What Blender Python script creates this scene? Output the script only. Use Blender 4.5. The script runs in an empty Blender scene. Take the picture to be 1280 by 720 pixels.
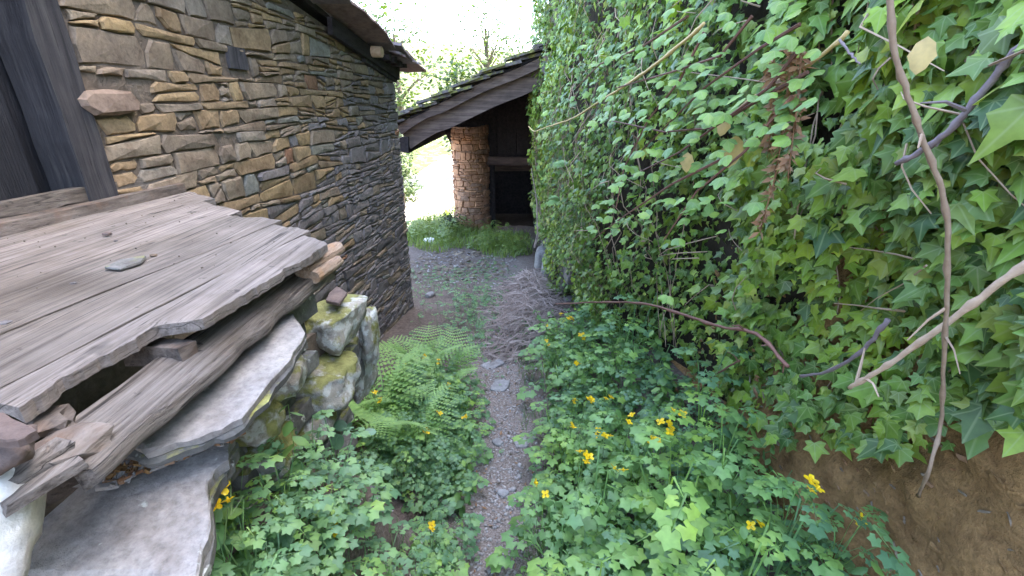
import bpy, math, random
import numpy as np
from mathutils import Vector, Matrix, Euler, noise as mn

SC = bpy.context.scene
COL = SC.collection
PI = math.pi
R_ = math.radians

# ---------------------------------------------------------------- camera
PITCH = R_(21.9)
EYE = Vector((0, 0, 1.6))
FPX = 580.0                      # focal length in pixels of a 1280 px wide frame
cam_d = bpy.data.cameras.new('camera')
cam_d.sensor_width = 36.0
cam_d.lens = 36.0 * FPX / 1280.0
cam_d.clip_start = 0.02
cam_d.clip_end = 500
cam = bpy.data.objects.new('camera', cam_d)
cam.location = EYE
cam.rotation_euler = (PI / 2 - PITCH, 0, 0)
COL.objects.link(cam)
SC.camera = cam

# ---------------------------------------------------------------- world, sun, exposure
SUN_EL, SUN_AZ = R_(55), R_(60)          # azimuth clockwise from +Y
W = bpy.data.worlds.new('World')
SC.world = W
W.use_nodes = True
wn = W.node_tree.nodes
wl = W.node_tree.links
wn.clear()
sky = wn.new('ShaderNodeTexSky')
sky.sky_type = 'NISHITA'
sky.sun_disc = False
sky.sun_elevation = SUN_EL
sky.sun_rotation = SUN_AZ
sky.altitude = 300
sky.air_density = 0.95
sky.dust_density = 3.5
sky.ozone_density = 0.7
bg = wn.new('ShaderNodeBackground')
bg.inputs['Strength'].default_value = 0.15
wo = wn.new('ShaderNodeOutputWorld')
wl.new(sky.outputs[0], bg.inputs['Color'])
wl.new(bg.outputs[0], wo.inputs['Surface'])

sun_d = bpy.data.lights.new('sun', 'SUN')
sun_d.energy = 2.0
sun_d.angle = R_(0.5)
sun_d.color = (1.0, 0.95, 0.87)
sun = bpy.data.objects.new('sun', sun_d)
sdir = Vector((math.cos(SUN_EL) * math.sin(SUN_AZ), math.cos(SUN_EL) * math.cos(SUN_AZ), math.sin(SUN_EL)))
sun.rotation_euler = sdir.to_track_quat('Z', 'Y').to_euler()
sun.location = (6, 4, 20)
COL.objects.link(sun)

SC.view_settings.view_transform = 'Standard'
SC.view_settings.look = 'None'
SC.view_settings.gamma = 1.0
SC.view_settings.exposure = 3.85
try:
    SC.cycles.max_bounces = 6
    SC.cycles.diffuse_bounces = 3
    SC.cycles.transparent_max_bounces = 8
except Exception:
    pass

rnd = random.Random(11)
nrg = np.random.default_rng(5)

# ---------------------------------------------------------------- geometry helpers
CP, SP = math.cos(PITCH), math.sin(PITCH)
FWD, RGT, UPV = Vector((0, CP, -SP)), Vector((1, 0, 0)), Vector((0, SP, CP))

def ray(px, py):
    return FWD + RGT * ((px - 640) / FPX) + UPV * ((360 - py) / FPX)

def at_z(px, py, z):
    d = ray(px, py)
    return EYE + d * ((z - EYE.z) / d.z)

def at_y(px, py, y):
    d = ray(px, py)
    return EYE + d * (y / d.y)

def project(p):
    q = Vector(p) - EYE
    dz = q.dot(FWD)
    if dz < 0.05:
        return None
    return (640 + FPX * q.x / dz, 360 - FPX * q.dot(UPV) / dz, dz)

def sstep(a, b, x):
    t = min(1.0, max(0.0, (x - a) / (b - a)))
    return t * t * (3 - 2 * t)

def nz(x, y=0.0, z=0.0):
    return mn.noise(Vector((x, y, z)))

WK_Y = [-3, 0, 1.6, 3.24, 4.67, 6.6, 14]
WK_X = [1.62, 1.40, 1.22, 0.95, 0.66, 0.56, 0.52]
def xw(y):                       # foot line of the ivy covered wall
    return float(np.interp(y, WK_Y, WK_X))

def path_x(y):
    return float(np.interp(y, [0, 1.5, 2.5, 4, 6, 8], [-0.12, -0.07, -0.06, -0.1, -0.5, -0.9]))

def gz(x, y):                    # ground height
    if y < 10:
        z = -0.1 * y
    elif y < 13:
        z = -1.0 - 0.1 * (y - 10) + 0.1 * (y - 10) ** 2 / 6
    else:
        z = -1.15 + (y - 13) * 0.13
    if x < -2.0 and y > 8:
        z += 0.10 * (-2.0 - x) * sstep(8, 12, y)
    # bank against the left stonework
    z += 0.80 * sstep(-0.20, -0.50, x) * sstep(0.0, 0.6, y) * (1 - sstep(.95, 1.55, y))
    z += 0.10 * sstep(-0.25, -0.5, x) * sstep(1.5, 2.0, y) * (1 - sstep(2.6, 3.4, y))
    # foot of the right bank
    z += 0.22 * sstep(0.18, 0.9, x) * (1 - sstep(2.5, 4.5, y))
    z += 0.03 * nz(x * 1.7, y * 1.7, 3.1) + 0.012 * nz(x * 6, y * 6, 1.0)
    return z

def ray_h(px, py, h, tmax=14.0):  # first point along a pixel ray that is h above the ground
    d = ray(px, py)
    t = 0.3
    while t < tmax:
        p = EYE + d * t
        if p.z - h < gz(p.x, p.y):
            return p
        t += 0.01
    return EYE + d * tmax

def ivy_hit(px, py, off):
    d = ray(px, py)
    t = 0.3
    while t < 12:
        p = EYE + d * t
        if p.x > xw(p.y) - off:
            return p
        t += 0.005
    return p

# house wall frame: s along the wall (away from camera), t out of the wall
C0 = Vector((-1.5965, 0, 0))
DS = Vector((0.1113, 0.9938, 0)).normalized()
DT = Vector((DS.y, -DS.x, 0))
def A(s, t, z):
    return C0 + DS * s + DT * t + Vector((0, 0, z))

def world_origin(o):
    v = Vector((0, 0, 0))
    while o is not None:
        v += o.location
        o = o.parent
    return v

class MB:
    def __init__(self):
        self.v, self.f, self.m, self.uv = [], [], [], None
    def add(self, vs, fs, mi=0):
        n = len(self.v)
        self.v.extend([tuple(q) for q in vs])
        self.f.extend([tuple(i + n for i in q) for q in fs])
        self.m.extend([mi] * len(fs))
    def tube(self, pts, r0, r1=None, n=6, mi=0, cap=True):
        r1 = r0 if r1 is None else r1
        pts = [Vector(p) for p in pts]
        vs, fs = [], []
        prev = None
        k = len(pts)
        for i, p in enumerate(pts):
            tg = (pts[min(i + 1, k - 1)] - pts[max(i - 1, 0)])
            if tg.length < 1e-9:
                tg = Vector((0, 0, 1))
            tg.normalize()
            a = prev if prev is not None else (Vector((0, 0, 1)) if abs(tg.z) < .9 else Vector((1, 0, 0)))
            a = (a - tg * a.dot(tg))
            if a.length < 1e-6:
                a = tg.orthogonal()
            a.normalize()
            prev = a
            b = tg.cross(a)
            r = r0 + (r1 - r0) * i / max(1, k - 1)
            for j in range(n):
                th = 2 * PI * j / n
                vs.append(p + (a * math.cos(th) + b * math.sin(th)) * r)
        for i in range(k - 1):
            for j in range(n):
                j2 = (j + 1) % n
                fs.append((i * n + j, i * n + j2, (i + 1) * n + j2, (i + 1) * n + j))
        if cap:
            fs.append(tuple(range(n))[::-1])
            fs.append(tuple((k - 1) * n + j for j in range(n)))
        self.add(vs, fs, mi)
    def box(self, c, ax, ay, az, mi=0, jit=0.0):   # centre and three half-axis vectors
        vs = []
        for i in (-1, 1):
            for j in (-1, 1):
                for k in (-1, 1):
                    q = c + ax * i + ay * j + az * k
                    if jit:
                        q = q + Vector((rnd.uniform(-jit, jit), rnd.uniform(-jit, jit), rnd.uniform(-jit, jit)))
                    vs.append(q)
        fs = [(0, 1, 3, 2), (4, 6, 7, 5), (0, 4, 5, 1), (2, 3, 7, 6), (0, 2, 6, 4), (1, 5, 7, 3)]
        self.add(vs, fs, mi)
    def mesh(self, name, mats, smooth=False, org=None):
        me = bpy.data.meshes.new(name)
        vs = self.v
        if org is not None:
            vs = [(a - org.x, b - org.y, c - org.z) for a, b, c in vs]
        me.from_pydata(vs, [], self.f)
        if not isinstance(mats, (list, tuple)):
            mats = [mats]
        for m in mats:
            me.materials.append(m)
        if any(self.m):
            me.polygons.foreach_set('material_index', self.m)
        if smooth:
            me.polygons.foreach_set('use_smooth', [True] * len(me.polygons))
        me.update()
        return me
    def build(self, name, mats, parent=None, smooth=False, loc=None):
        if parent is not None:
            org = world_origin(parent)
        else:
            org = Vector(loc) if loc is not None else Vector((0, 0, 0))
        o = bpy.data.objects.new(name, self.mesh(name, mats, smooth, org))
        COL.objects.link(o)
        if parent is not None:
            o.parent = parent
        else:
            o.location = org
        return o

def fix_normals(o):
    import bmesh
    bm = bmesh.new()
    bm.from_mesh(o.data)
    bmesh.ops.recalc_face_normals(bm, faces=bm.faces)
    bm.to_mesh(o.data)
    bm.free()

def empty(name, loc, label, cat, group=None, rz=0.0):
    o = bpy.data.objects.new(name, None)
    o.empty_display_size = 0.1
    o.location = loc
    o.rotation_euler = (0, 0, rz)
    COL.objects.link(o)
    o['label'] = label
    o['category'] = cat
    if group:
        o['group'] = group
    return o

def tag(o, label=None, cat=None, group=None, kind=None):
    if label: o['label'] = label
    if cat: o['category'] = cat
    if group: o['group'] = group
    if kind: o['kind'] = kind
    return o

def inst(name, me, parent, loc=(0, 0, 0), rot=(0, 0, 0), sc=1.0):
    o = bpy.data.objects.new(name, me)
    COL.objects.link(o)
    o.parent = parent
    o.location = loc
    o.rotation_euler = rot
    o.scale = (sc, sc, sc) if not isinstance(sc, (tuple, list)) else sc
    return o

def np_mesh(name, V, F, mat, UV=None, smooth=False):
    """V (n,3), F (m,k) all faces the same size"""
    me = bpy.data.meshes.new(name)
    me.vertices.add(len(V))
    me.vertices.foreach_set('co', np.ascontiguousarray(V, dtype=np.float32).ravel())
    m, k = F.shape
    me.loops.add(m * k)
    me.loops.foreach_set('vertex_index', np.ascontiguousarray(F, dtype=np.int32).ravel())
    me.polygons.add(m)
    me.polygons.foreach_set('loop_start', np.arange(0, m * k, k, dtype=np.int32))
    me.polygons.foreach_set('loop_total', np.full(m, k, dtype=np.int32))
    if UV is not None:
        l = me.uv_layers.new(name='UVMap')
        l.data.foreach_set('uv', np.ascontiguousarray(UV[F.ravel()], dtype=np.float32).ravel())
    me.materials.append(mat)
    if smooth:
        me.polygons.foreach_set('use_smooth', np.ones(m, dtype=bool))
    me.update(calc_edges=True)
    me.validate()
    return me

def scatter_mesh(name, tv, tf, mats4, mat, tuv=None):
    """join many transformed copies of one triangle template; mats4 (n,3,4)"""
    n = len(mats4)
    h = np.c_[tv, np.ones(len(tv))]
    V = np.einsum('nij,kj->nki', mats4, h).reshape(-1, 3)
    F = (tf[None] + (np.arange(n) * len(tv))[:, None, None]).reshape(-1, tf.shape[1])
    UV = np.tile(tuv, (n, 1)) if tuv is not None else None
    return np_mesh(name, V, F, mat, UV)

# ---------------------------------------------------------------- materials
def new_mat(name):
    m = bpy.data.materials.new(name)
    m.use_nodes = True
    nt = m.node_tree
    nt.nodes.clear()
    out = nt.nodes.new('ShaderNodeOutputMaterial')
    p = nt.nodes.new('ShaderNodeBsdfPrincipled')
    nt.links.new(p.outputs[0], out.inputs[0])
    return m, nt, p, out

def N(nt, t, **kw):
    n = nt.nodes.new(t)
    for k, v in kw.items():
        if k.startswith('i_'):
            n.inputs[k[2:]].default_value = v
        elif k.startswith('n_'):
            n.inputs[int(k[2:])].default_value = v
        else:
            setattr(n, k, v)
    return n

def ramp(nt, stops, fac):
    r = nt.nodes.new('ShaderNodeValToRGB')
    e = r.color_ramp.elements
    while len(e) > 1:
        e.remove(e[0])
    e[0].position = stops[0][0]
    e[0].color = (*stops[0][1], 1)
    for p, c in stops[1:]:
        q = e.new(p)
        q.color = (*c, 1)
    nt.links.new(fac, r.inputs[0])
    return r.outputs[0]

def g(v):
    return (v, v, v)

def rand_sock(nt):
    gi = N(nt, 'ShaderNodeNewGeometry')
    oi = N(nt, 'ShaderNodeObjectInfo')
    a = N(nt, 'ShaderNodeMath', operation='ADD')
    nt.links.new(gi.outputs['Random Per Island'], a.inputs[0])
    nt.links.new(oi.outputs['Random'], a.inputs[1])
    b = N(nt, 'ShaderNodeMath', operation='FRACT')
    nt.links.new(a.outputs[0], b.inputs[0])
    return b.outputs[0], gi

def noise_n(nt, vec, scale, detail=4, rough=0.6, mapping=None):
    n = N(nt, 'ShaderNodeTexNoise', i_Scale=scale, i_Detail=detail, i_Roughness=rough)
    if mapping is not None:
        mp = N(nt, 'ShaderNodeMapping')
        mp.inputs['Rotation'].default_value = mapping[0]
        mp.inputs['Scale'].default_value = mapping[1]
        nt.links.new(vec, mp.inputs[0])
        vec = mp.outputs[0]
    nt.links.new(vec, n.inputs['Vector'])
    return n.outputs['Fac']

def mixc(nt, a, b, fac, mode='MIX'):
    m = N(nt, 'ShaderNodeMix', data_type='RGBA', blend_type=mode)
    if isinstance(fac, (int, float)):
        m.inputs[0].default_value = fac
    else:
        nt.links.new(fac, m.inputs[0])
    for sock, val in ((m.inputs[6], a), (m.inputs[7], b)):
        if isinstance(val, tuple):
            sock.default_value = (*val, 1)
        else:
            nt.links.new(val, sock)
    return m.outputs[2]

def bump(nt, p, h, strength, dist):
    b = N(nt, 'ShaderNodeBump', i_Strength=strength, i_Distance=dist)
    nt.links.new(h, b.inputs['Height'])
    nt.links.new(b.outputs[0], p.inputs['Normal'])

def leaf_mat(name, cols, rough=0.42, transl=0.3, veins=None, spec=0.45, patch=False):
    m, nt, p, out = new_mat(name)
    r, gi = rand_sock(nt)
    c = ramp(nt, [(i / (len(cols) - 1), k) for i, k in enumerate(cols)], r)
    nf = noise_n(nt, gi.outputs['Position'], 30, 3)
    c = mixc(nt, c, ramp(nt, [(0.3, g(0.75)), (0.7, g(1.2))], nf), 0.8, 'MULTIPLY')
    if patch:           # drifts of young yellow-green growth among the old leaves
        pn = noise_n(nt, gi.outputs['Position'], 1.6, 3)
        c = mixc(nt, c, mixc(nt, c, (1.6, 1.4, 0.9), 1.0, 'MULTIPLY'), ramp(nt, [(0.46, g(0)), (0.62, g(.75))], pn))
    if veins:
        uv = N(nt, 'ShaderNodeUVMap')
        sx = N(nt, 'ShaderNodeSeparateXYZ')
        nt.links.new(uv.outputs[0], sx.inputs[0])
        ab = N(nt, 'ShaderNodeMath', operation='ABSOLUTE')
        nt.links.new(sx.outputs[0], ab.inputs[0])
        at = N(nt, 'ShaderNodeMath', operation='ARCTAN2')
        nt.links.new(ab.outputs[0], at.inputs[0])
        nt.links.new(sx.outputs[1], at.inputs[1])
        pp = N(nt, 'ShaderNodeMath', operation='PINGPONG')
        nt.links.new(at.outputs[0], pp.inputs[0])
        pp.inputs[1].default_value = veins / 2
        ln = N(nt, 'ShaderNodeVectorMath', operation='LENGTH')
        nt.links.new(uv.outputs[0], ln.inputs[0])
        mu = N(nt, 'ShaderNodeMath', operation='MULTIPLY')
        nt.links.new(pp.outputs[0], mu.inputs[0])
        nt.links.new(ln.outputs['Value'], mu.inputs[1])
        vf = ramp(nt, [(0.0, g(1)), (0.035, g(0))], mu.outputs[0])
        c = mixc(nt, c, mixc(nt, c, (0.30, 0.36, 0.16), 0.45), vf)
    nt.links.new(c, p.inputs['Base Color'])
    p.inputs['Roughness'].default_value = rough
    p.inputs['Specular IOR Level'].default_value = spec
    tr = N(nt, 'ShaderNodeBsdfTranslucent')
    nt.links.new(mixc(nt, c, (1.3, 1.35, 0.6), 1.0, 'MULTIPLY'), tr.inputs[0])
    ms = N(nt, 'ShaderNodeMixShader')
    ms.inputs[0].default_value = transl
    nt.links.new(p.outputs[0], ms.inputs[1])
    nt.links.new(tr.outputs[0], ms.inputs[2])
    nt.links.new(ms.outputs[0], out.inputs[0])
    return m

def stone_mat(name, cols, moss=0.0, lichen=0.0, fine=60, rough=0.85, bstr=0.6, dist=0.006, strat=None):
    m, nt, p, out = new_mat(name)
    r, gi = rand_sock(nt)
    pos = gi.outputs['Position']
    c = ramp(nt, [(i / (len(cols) - 1), k) for i, k in enumerate(cols)], r)
    n1 = noise_n(nt, pos, 9, 5)
    n2 = noise_n(nt, pos, fine, 5, 0.7, mapping=strat)
    c = mixc(nt, c, ramp(nt, [(0.3, (0.62, 0.56, 0.52)), (0.5, g(1.0)), (0.72, (1.3, 1.28, 1.2))], n1), 0.85, 'MULTIPLY')
    c = mixc(nt, c, ramp(nt, [(0.3, g(0.6)), (0.5, g(1.0)), (0.7, g(1.3))], n2), 0.8, 'MULTIPLY')
    if lichen:
        n4 = noise_n(nt, pos, 22, 4, 0.6)
        c = mixc(nt, c, (0.46, 0.47, 0.42), ramp(nt, [(0.66 - lichen * 0.2, g(0)), (0.70 - lichen * 0.16, g(0.8))], n4))
    if moss:
        n3 = noise_n(nt, pos, 10, 5, 0.65)
        sz = N(nt, 'ShaderNodeSeparateXYZ')
        nt.links.new(gi.outputs['Normal'], sz.inputs[0])
        ad = N(nt, 'ShaderNodeMath', operation='MULTIPLY_ADD')
        nt.links.new(sz.outputs[2], ad.inputs[0])
        ad.inputs[1].default_value = 0.12
        nt.links.new(n3, ad.inputs[2])
        mf = ramp(nt, [(0.68 - moss * 0.25, g(0)), (0.76 - moss * 0.25, g(1))], ad.outputs[0])
        mc = ramp(nt, [(0.3, (0.10, 0.10, 0.03)), (0.7, (0.27, 0.265, 0.09))], n2)
        c = mixc(nt, c, mc, mf)
    nt.links.new(c, p.inputs['Base Color'])
    p.inputs['Roughness'].default_value = rough
    p.inputs['Specular IOR Level'].default_value = 0.25
    mh = N(nt, 'ShaderNodeMath', operation='ADD')
    nt.links.new(n1, mh.inputs[0])
    nt.links.new(n2, mh.inputs[1])
    bump(nt, p, mh.outputs[0], bstr, dist)
    return m

DROT = math.atan2(DS.x, DS.y)
def wood_mat(name, dark, mid, light, rot=(0, 0, DROT), scl=(95, 1.7, 95), rough=0.8, bstr=0.8, dist=0.006, spots=True, warm=None, splits=0):
    m, nt, p, out = new_mat(name)
    r, gi = rand_sock(nt)
    pos = gi.outputs['Position']
    n1 = noise_n(nt, pos, 1.0, 6, 0.7, mapping=(rot, scl))
    n2 = noise_n(nt, pos, 5.0, 4, 0.6)
    n3 = noise_n(nt, pos, 3.0, 5, 0.75, mapping=(rot, (scl[0], scl[1] * 1.4, scl[2])))
    c = ramp(nt, [(0.34, dark), (0.49, mid), (0.66, light)], n1)
    c = mixc(nt, c, ramp(nt, [(0.3, g(0.70)), (0.7, g(1.22))], n2), 0.9, 'MULTIPLY')
    c = mixc(nt, c, ramp(nt, [(0.34, g(0.35)), (0.41, g(1.0))], n3), 0.9, 'MULTIPLY')
    c = mixc(nt, c, ramp(nt, [(0, (0.84, 0.82, 0.80)), (1, (1.12, 1.1, 1.12))], r), 0.9, 'MULTIPLY')
    if splits:          # long drying splits along the grain
        n6 = noise_n(nt, pos, 1.0, 2, 0.5, mapping=(rot, (splits, .75, splits)))
        sp_ = ramp(nt, [(0.488, g(0)), (0.497, g(1)), (0.503, g(1)), (0.512, g(0))], n6)
        sp2 = N(nt, 'ShaderNodeMath', operation='MULTIPLY')
        nt.links.new(sp_, sp2.inputs[0])
        nt.links.new(ramp(nt, [(0.45, g(0)), (0.55, g(.9))], n2), sp2.inputs[1])
        c = mixc(nt, c, (0.03, 0.025, 0.02), sp2.outputs[0])
        st = noise_n(nt, pos, 2.2, 5, .6)
        c = mixc(nt, c, mixc(nt, c, (0.62, 0.58, 0.52), 1.0, 'MULTIPLY'), ramp(nt, [(0.48, g(0)), (0.62, g(.8))], st))
    if spots:
        n4 = noise_n(nt, pos, 26, 3, 0.5)
        c = mixc(nt, c, (0.05, 0.042, 0.036), ramp(nt, [(0.69, g(0)), (0.73, g(0.8))], n4))
    if warm:
        n5 = noise_n(nt, pos, 14, 3)
        c = mixc(nt, c, warm, ramp(nt, [(0.5, g(0)), (0.65, g(0.7))], n5))
    nt.links.new(c, p.inputs['Base Color'])
    p.inputs['Roughness'].default_value = rough
    p.inputs['Specular IOR Level'].default_value = 0.3
    mh = N(nt, 'ShaderNodeMath', operation='ADD')
    nt.links.new(n1, mh.inputs[0])
    nt.links.new(n3, mh.inputs[1])
    bump(nt, p, mh.outputs[0], bstr, dist)
    return m

def plain_mat(name, cols, scale=20, rough=0.8, bstr=0.3, dist=0.004, transl=0):
    m, nt, p, out = new_mat(name)
    r, gi = rand_sock(nt)
    n1 = noise_n(nt, gi.outputs['Position'], scale, 5)
    c = ramp(nt, [(0.25 + 0.5 * i / max(1, len(cols) - 1), k) for i, k in enumerate(cols)], n1)
    c = mixc(nt, c, ramp(nt, [(0, g(0.7)), (1, g(1.3))], r), 0.8, 'MULTIPLY')
    nt.links.new(c, p.inputs['Base Color'])
    p.inputs['Roughness'].default_value = rough
    p.inputs['Specular IOR Level'].default_value = 0.25
    bump(nt, p, n1, bstr, dist)
    return m

M = {}
M['warm'] = stone_mat('ochre_schist', [(0.20, 0.135, 0.075), (0.25, 0.175, 0.10), (0.28, 0.195, 0.10), (0.20, 0.145, 0.095)])
M['tan'] = stone_mat('tan_schist', [(0.20, 0.15, 0.105), (0.23, 0.18, 0.125), (0.18, 0.138, 0.10), (0.21, 0.175, 0.135)])
M['green'] = stone_mat('grey_green_schist', [(0.17, 0.16, 0.125), (0.20, 0.18, 0.14), (0.17, 0.165, 0.14)])
M['slate'] = stone_mat('purple_grey_slate', [(0.135, 0.118, 0.112), (0.18, 0.16, 0.152), (0.155, 0.132, 0.125), (0.20, 0.178, 0.165)])
M['dslate'] = stone_mat('dark_slate', [(0.10, 0.088, 0.086), (0.135, 0.12, 0.115), (0.115, 0.10, 0.096)])
M['rust'] = stone_mat('rusty_stone', [(0.25, 0.125, 0.07), (0.22, 0.125, 0.075)])
M['quoin'] = stone_mat('pinkish_quoin_stone', [(0.23, 0.165, 0.125), (0.21, 0.15, 0.11)], fine=45)
M['mortar'] = plain_mat('earth_mortar', [(0.07, 0.054, 0.04), (0.15, 0.118, 0.088)], 25, 0.95, 0.8, 0.02)
M['pillar'] = stone_mat('warm_pillar_stone', [(0.36, 0.195, 0.115), (0.42, 0.235, 0.135), (0.33, 0.19, 0.12), (0.27, 0.175, 0.12)], fine=28)
M['deep'] = plain_mat('gap_shade_and_dark_earth', [(0.018, 0.014, 0.010), (0.045, 0.034, 0.022)], 12, 0.95, 0.8, 0.02)  # near-black on the wall: shade of the ivy gaps put into its colour
M['slab'] = stone_mat('grey_slate_slab', [(0.245, 0.225, 0.205), (0.275, 0.255, 0.235)], lichen=0.02, fine=75, bstr=0.9, dist=0.004)
M['strata'] = stone_mat('layered_slate_edge', [(0.10, 0.098, 0.09), (0.17, 0.165, 0.15)], lichen=0.2, moss=0.25)
M['mossy'] = stone_mat('mossy_lichened_stone', [(0.25, 0.23, 0.19), (0.31, 0.29, 0.25)], moss=0.60, lichen=0.9, fine=34, bstr=0.9, dist=0.010)
M['plainrock'] = stone_mat('grey_path_stone', [(0.22, 0.21, 0.20), (0.30, 0.29, 0.28), (0.26, 0.24, 0.22)], fine=50)
M['white'] = stone_mat('pale_rock_and_sun_tint', [(0.74, 0.70, 0.62), (0.8, 0.76, 0.68)], fine=25)  # whitish rock; on the corner stone the paleness stands in for sunlight
M['roofslate'] = stone_mat('roof_slate', [(0.14, 0.12, 0.13), (0.22, 0.18, 0.18), (0.18, 0.12, 0.11), (0.26, 0.24, 0.26)], fine=30)
M['mossroof'] = stone_mat('mossy_roof_slate', [(0.09, 0.08, 0.075), (0.15, 0.13, 0.12), (0.11, 0.095, 0.09)], moss=0.75, fine=30)
M['brownslate'] = stone_mat('brown_slate', [(0.13, 0.095, 0.08), (0.16, 0.12, 0.105)], fine=40)

M['plank'] = wood_mat('weathered_plank', (0.115, 0.096, 0.078), (0.205, 0.176, 0.148), (0.29, 0.252, 0.215), splits=16)
M['beam'] = wood_mat('weathered_beam', (0.115, 0.094, 0.076), (0.29, 0.25, 0.21), (0.41, 0.363, 0.315), scl=(105, 2.4, 105), bstr=1.0, dist=0.012, splits=34)
M['rot'] = wood_mat('rotten_wood', (0.06, 0.047, 0.038), (0.145, 0.118, 0.095), (0.23, 0.195, 0.165), scl=(30, 5, 30), warm=(0.17, 0.11, 0.075))
M['log'] = wood_mat('orange_log', (0.13, 0.085, 0.055), (0.30, 0.21, 0.14), (0.46, 0.36, 0.26), scl=(50, 4, 50), warm=(0.32, 0.18, 0.085))
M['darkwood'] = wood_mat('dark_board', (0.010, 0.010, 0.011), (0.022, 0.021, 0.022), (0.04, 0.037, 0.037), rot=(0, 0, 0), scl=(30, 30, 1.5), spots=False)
M['postwood'] = wood_mat('dark_post', (0.022, 0.021, 0.023), (0.045, 0.042, 0.044), (0.085, 0.078, 0.075), rot=(0, 0, 0), scl=(36, 36, 1.5), spots=False)
M['shedbeam'] = wood_mat('brown_rafter', (0.07, 0.05, 0.042), (0.14, 0.10, 0.082), (0.22, 0.165, 0.13), rot=(0, R_(22), 0), scl=(1.6, 25, 25), spots=False)
M['sheddark2'] = wood_mat('dark_brown_lintel', (0.035, 0.024, 0.02), (0.075, 0.05, 0.042), (0.12, 0.085, 0.07), rot=(0, 0, 0), scl=(2, 18, 18), spots=False)  # darker brown than the rafters
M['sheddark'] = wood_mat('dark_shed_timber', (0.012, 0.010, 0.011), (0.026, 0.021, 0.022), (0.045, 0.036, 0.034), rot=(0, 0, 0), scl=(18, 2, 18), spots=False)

M['ivy'] = leaf_mat('ivy_leaf', [(0.07, 0.135, 0.03), (0.13, 0.24, 0.04), (0.215, 0.33, 0.045), (0.05, 0.11, 0.03), (0.25, 0.35, 0.05), (0.13, 0.22, 0.036), (0.045, 0.10, 0.03), (0.29, 0.34, 0.06)], 0.42, 0.22, veins=R_(48), spec=0.35, patch=True)
M['bramble'] = leaf_mat('bramble_leaf', [(0.15, 0.28, 0.055), (0.23, 0.37, 0.06), (0.14, 0.26, 0.08), (0.28, 0.40, 0.07)], 0.45, 0.35, veins=R_(30))
M['celandine'] = leaf_mat('celandine_leaf', [(0.12, 0.235, 0.07), (0.17, 0.315, 0.085), (0.15, 0.28, 0.11), (0.235, 0.385, 0.085), (0.08, 0.165, 0.06)], 0.5, 0.3, patch=True)
M['cover'] = leaf_mat('ground_cover_leaf', [(0.09, 0.185, 0.085), (0.13, 0.255, 0.11), (0.18, 0.31, 0.095)], 0.5, 0.3)
M['herb'] = leaf_mat('herb_leaf', [(0.07, 0.15, 0.04), (0.13, 0.25, 0.06), (0.20, 0.32, 0.07)], 0.5, 0.25)
M['fern'] = leaf_mat('fern_frond', [(0.21, 0.37, 0.11), (0.27, 0.42, 0.12), (0.18, 0.33, 0.11)], 0.5, 0.35)
M['grass'] = leaf_mat('grass_blade', [(0.10, 0.18, 0.04), (0.17, 0.25, 0.055), (0.24, 0.30, 0.07), (0.15, 0.22, 0.05)], 0.5, 0.35)
M['grassb'] = leaf_mat('bluish_grass', [(0.09, 0.19, 0.08), (0.13, 0.24, 0.09), (0.2, 0.26, 0.12)], 0.5, 0.3)
M['penny'] = leaf_mat('pennywort_leaf', [(0.09, 0.19, 0.11), (0.13, 0.24, 0.13)], 0.4, 0.25)
M['tree'] = leaf_mat('tree_leaf', [(0.025, 0.05, 0.012), (0.05, 0.085, 0.018), (0.075, 0.11, 0.022)], 0.5, 0.35)
M['petal'] = leaf_mat('yellow_petal', [(0.80, 0.52, 0.01), (0.85, 0.60, 0.015)], 0.5, 0.25)
M['stem'] = plain_mat('green_stem', [(0.10, 0.17, 0.05), (0.16, 0.22, 0.08)], 20, 0.6)
M['deadleaf'] = leaf_mat('yellow_dead_leaf', [(0.50, 0.33, 0.11), (0.58, 0.42, 0.18), (0.42, 0.26, 0.11)], 0.6, 0.3)
M['deadfern'] = leaf_mat('brown_dead_fern', [(0.25, 0.12, 0.06), (0.34, 0.18, 0.09), (0.30, 0.19, 0.12)], 0.7, 0.25)
M['straw'] = plain_mat('straw_cane', [(0.45, 0.31, 0.12), (0.56, 0.42, 0.19)], 25, 0.6)
M['tanvine'] = plain_mat('tan_vine_bark', [(0.30, 0.20, 0.13), (0.44, 0.32, 0.22)], 40, 0.8, 0.6)
M['greycane'] = plain_mat('grey_purple_cane', [(0.16, 0.12, 0.12), (0.25, 0.20, 0.20)], 40, 0.7)
M['redcane'] = plain_mat('red_brown_cane', [(0.13, 0.06, 0.045), (0.22, 0.11, 0.08)], 40, 0.6)
M['twig'] = plain_mat('dead_twig', [(0.22, 0.165, 0.135), (0.54, 0.44, 0.385)], 15, 0.85)
M['bark'] = plain_mat('bark', [(0.07, 0.055, 0.04), (0.14, 0.11, 0.08)], 20, 0.9)
M['earth'] = stone_mat('brown_earth', [(0.25, 0.142, 0.056), (0.28, 0.162, 0.068)], fine=55, rough=0.95, bstr=1.0, dist=0.014)
M['pebble'] = plain_mat('pebble', [(0.25, 0.225, 0.205), (0.42, 0.385, 0.36)], 60, 0.85)

# ---------------------------------------------------------------- the ground
def ground_axis(lo, hi, fine_lo, fine_hi, step, coarse):
    a = list(np.arange(fine_lo, fine_hi, step))
    b = []
    x = fine_hi
    s = step
    while x < hi:
        b.append(x); s = min(s * 1.35, coarse); x += s
    b.append(hi)
    c = []
    x = fine_lo
    s = step
    while x > lo:
        s = min(s * 1.35, coarse); x -= s
        c.append(max(x, lo))
    return np.array(c[::-1] + a + b)

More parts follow.
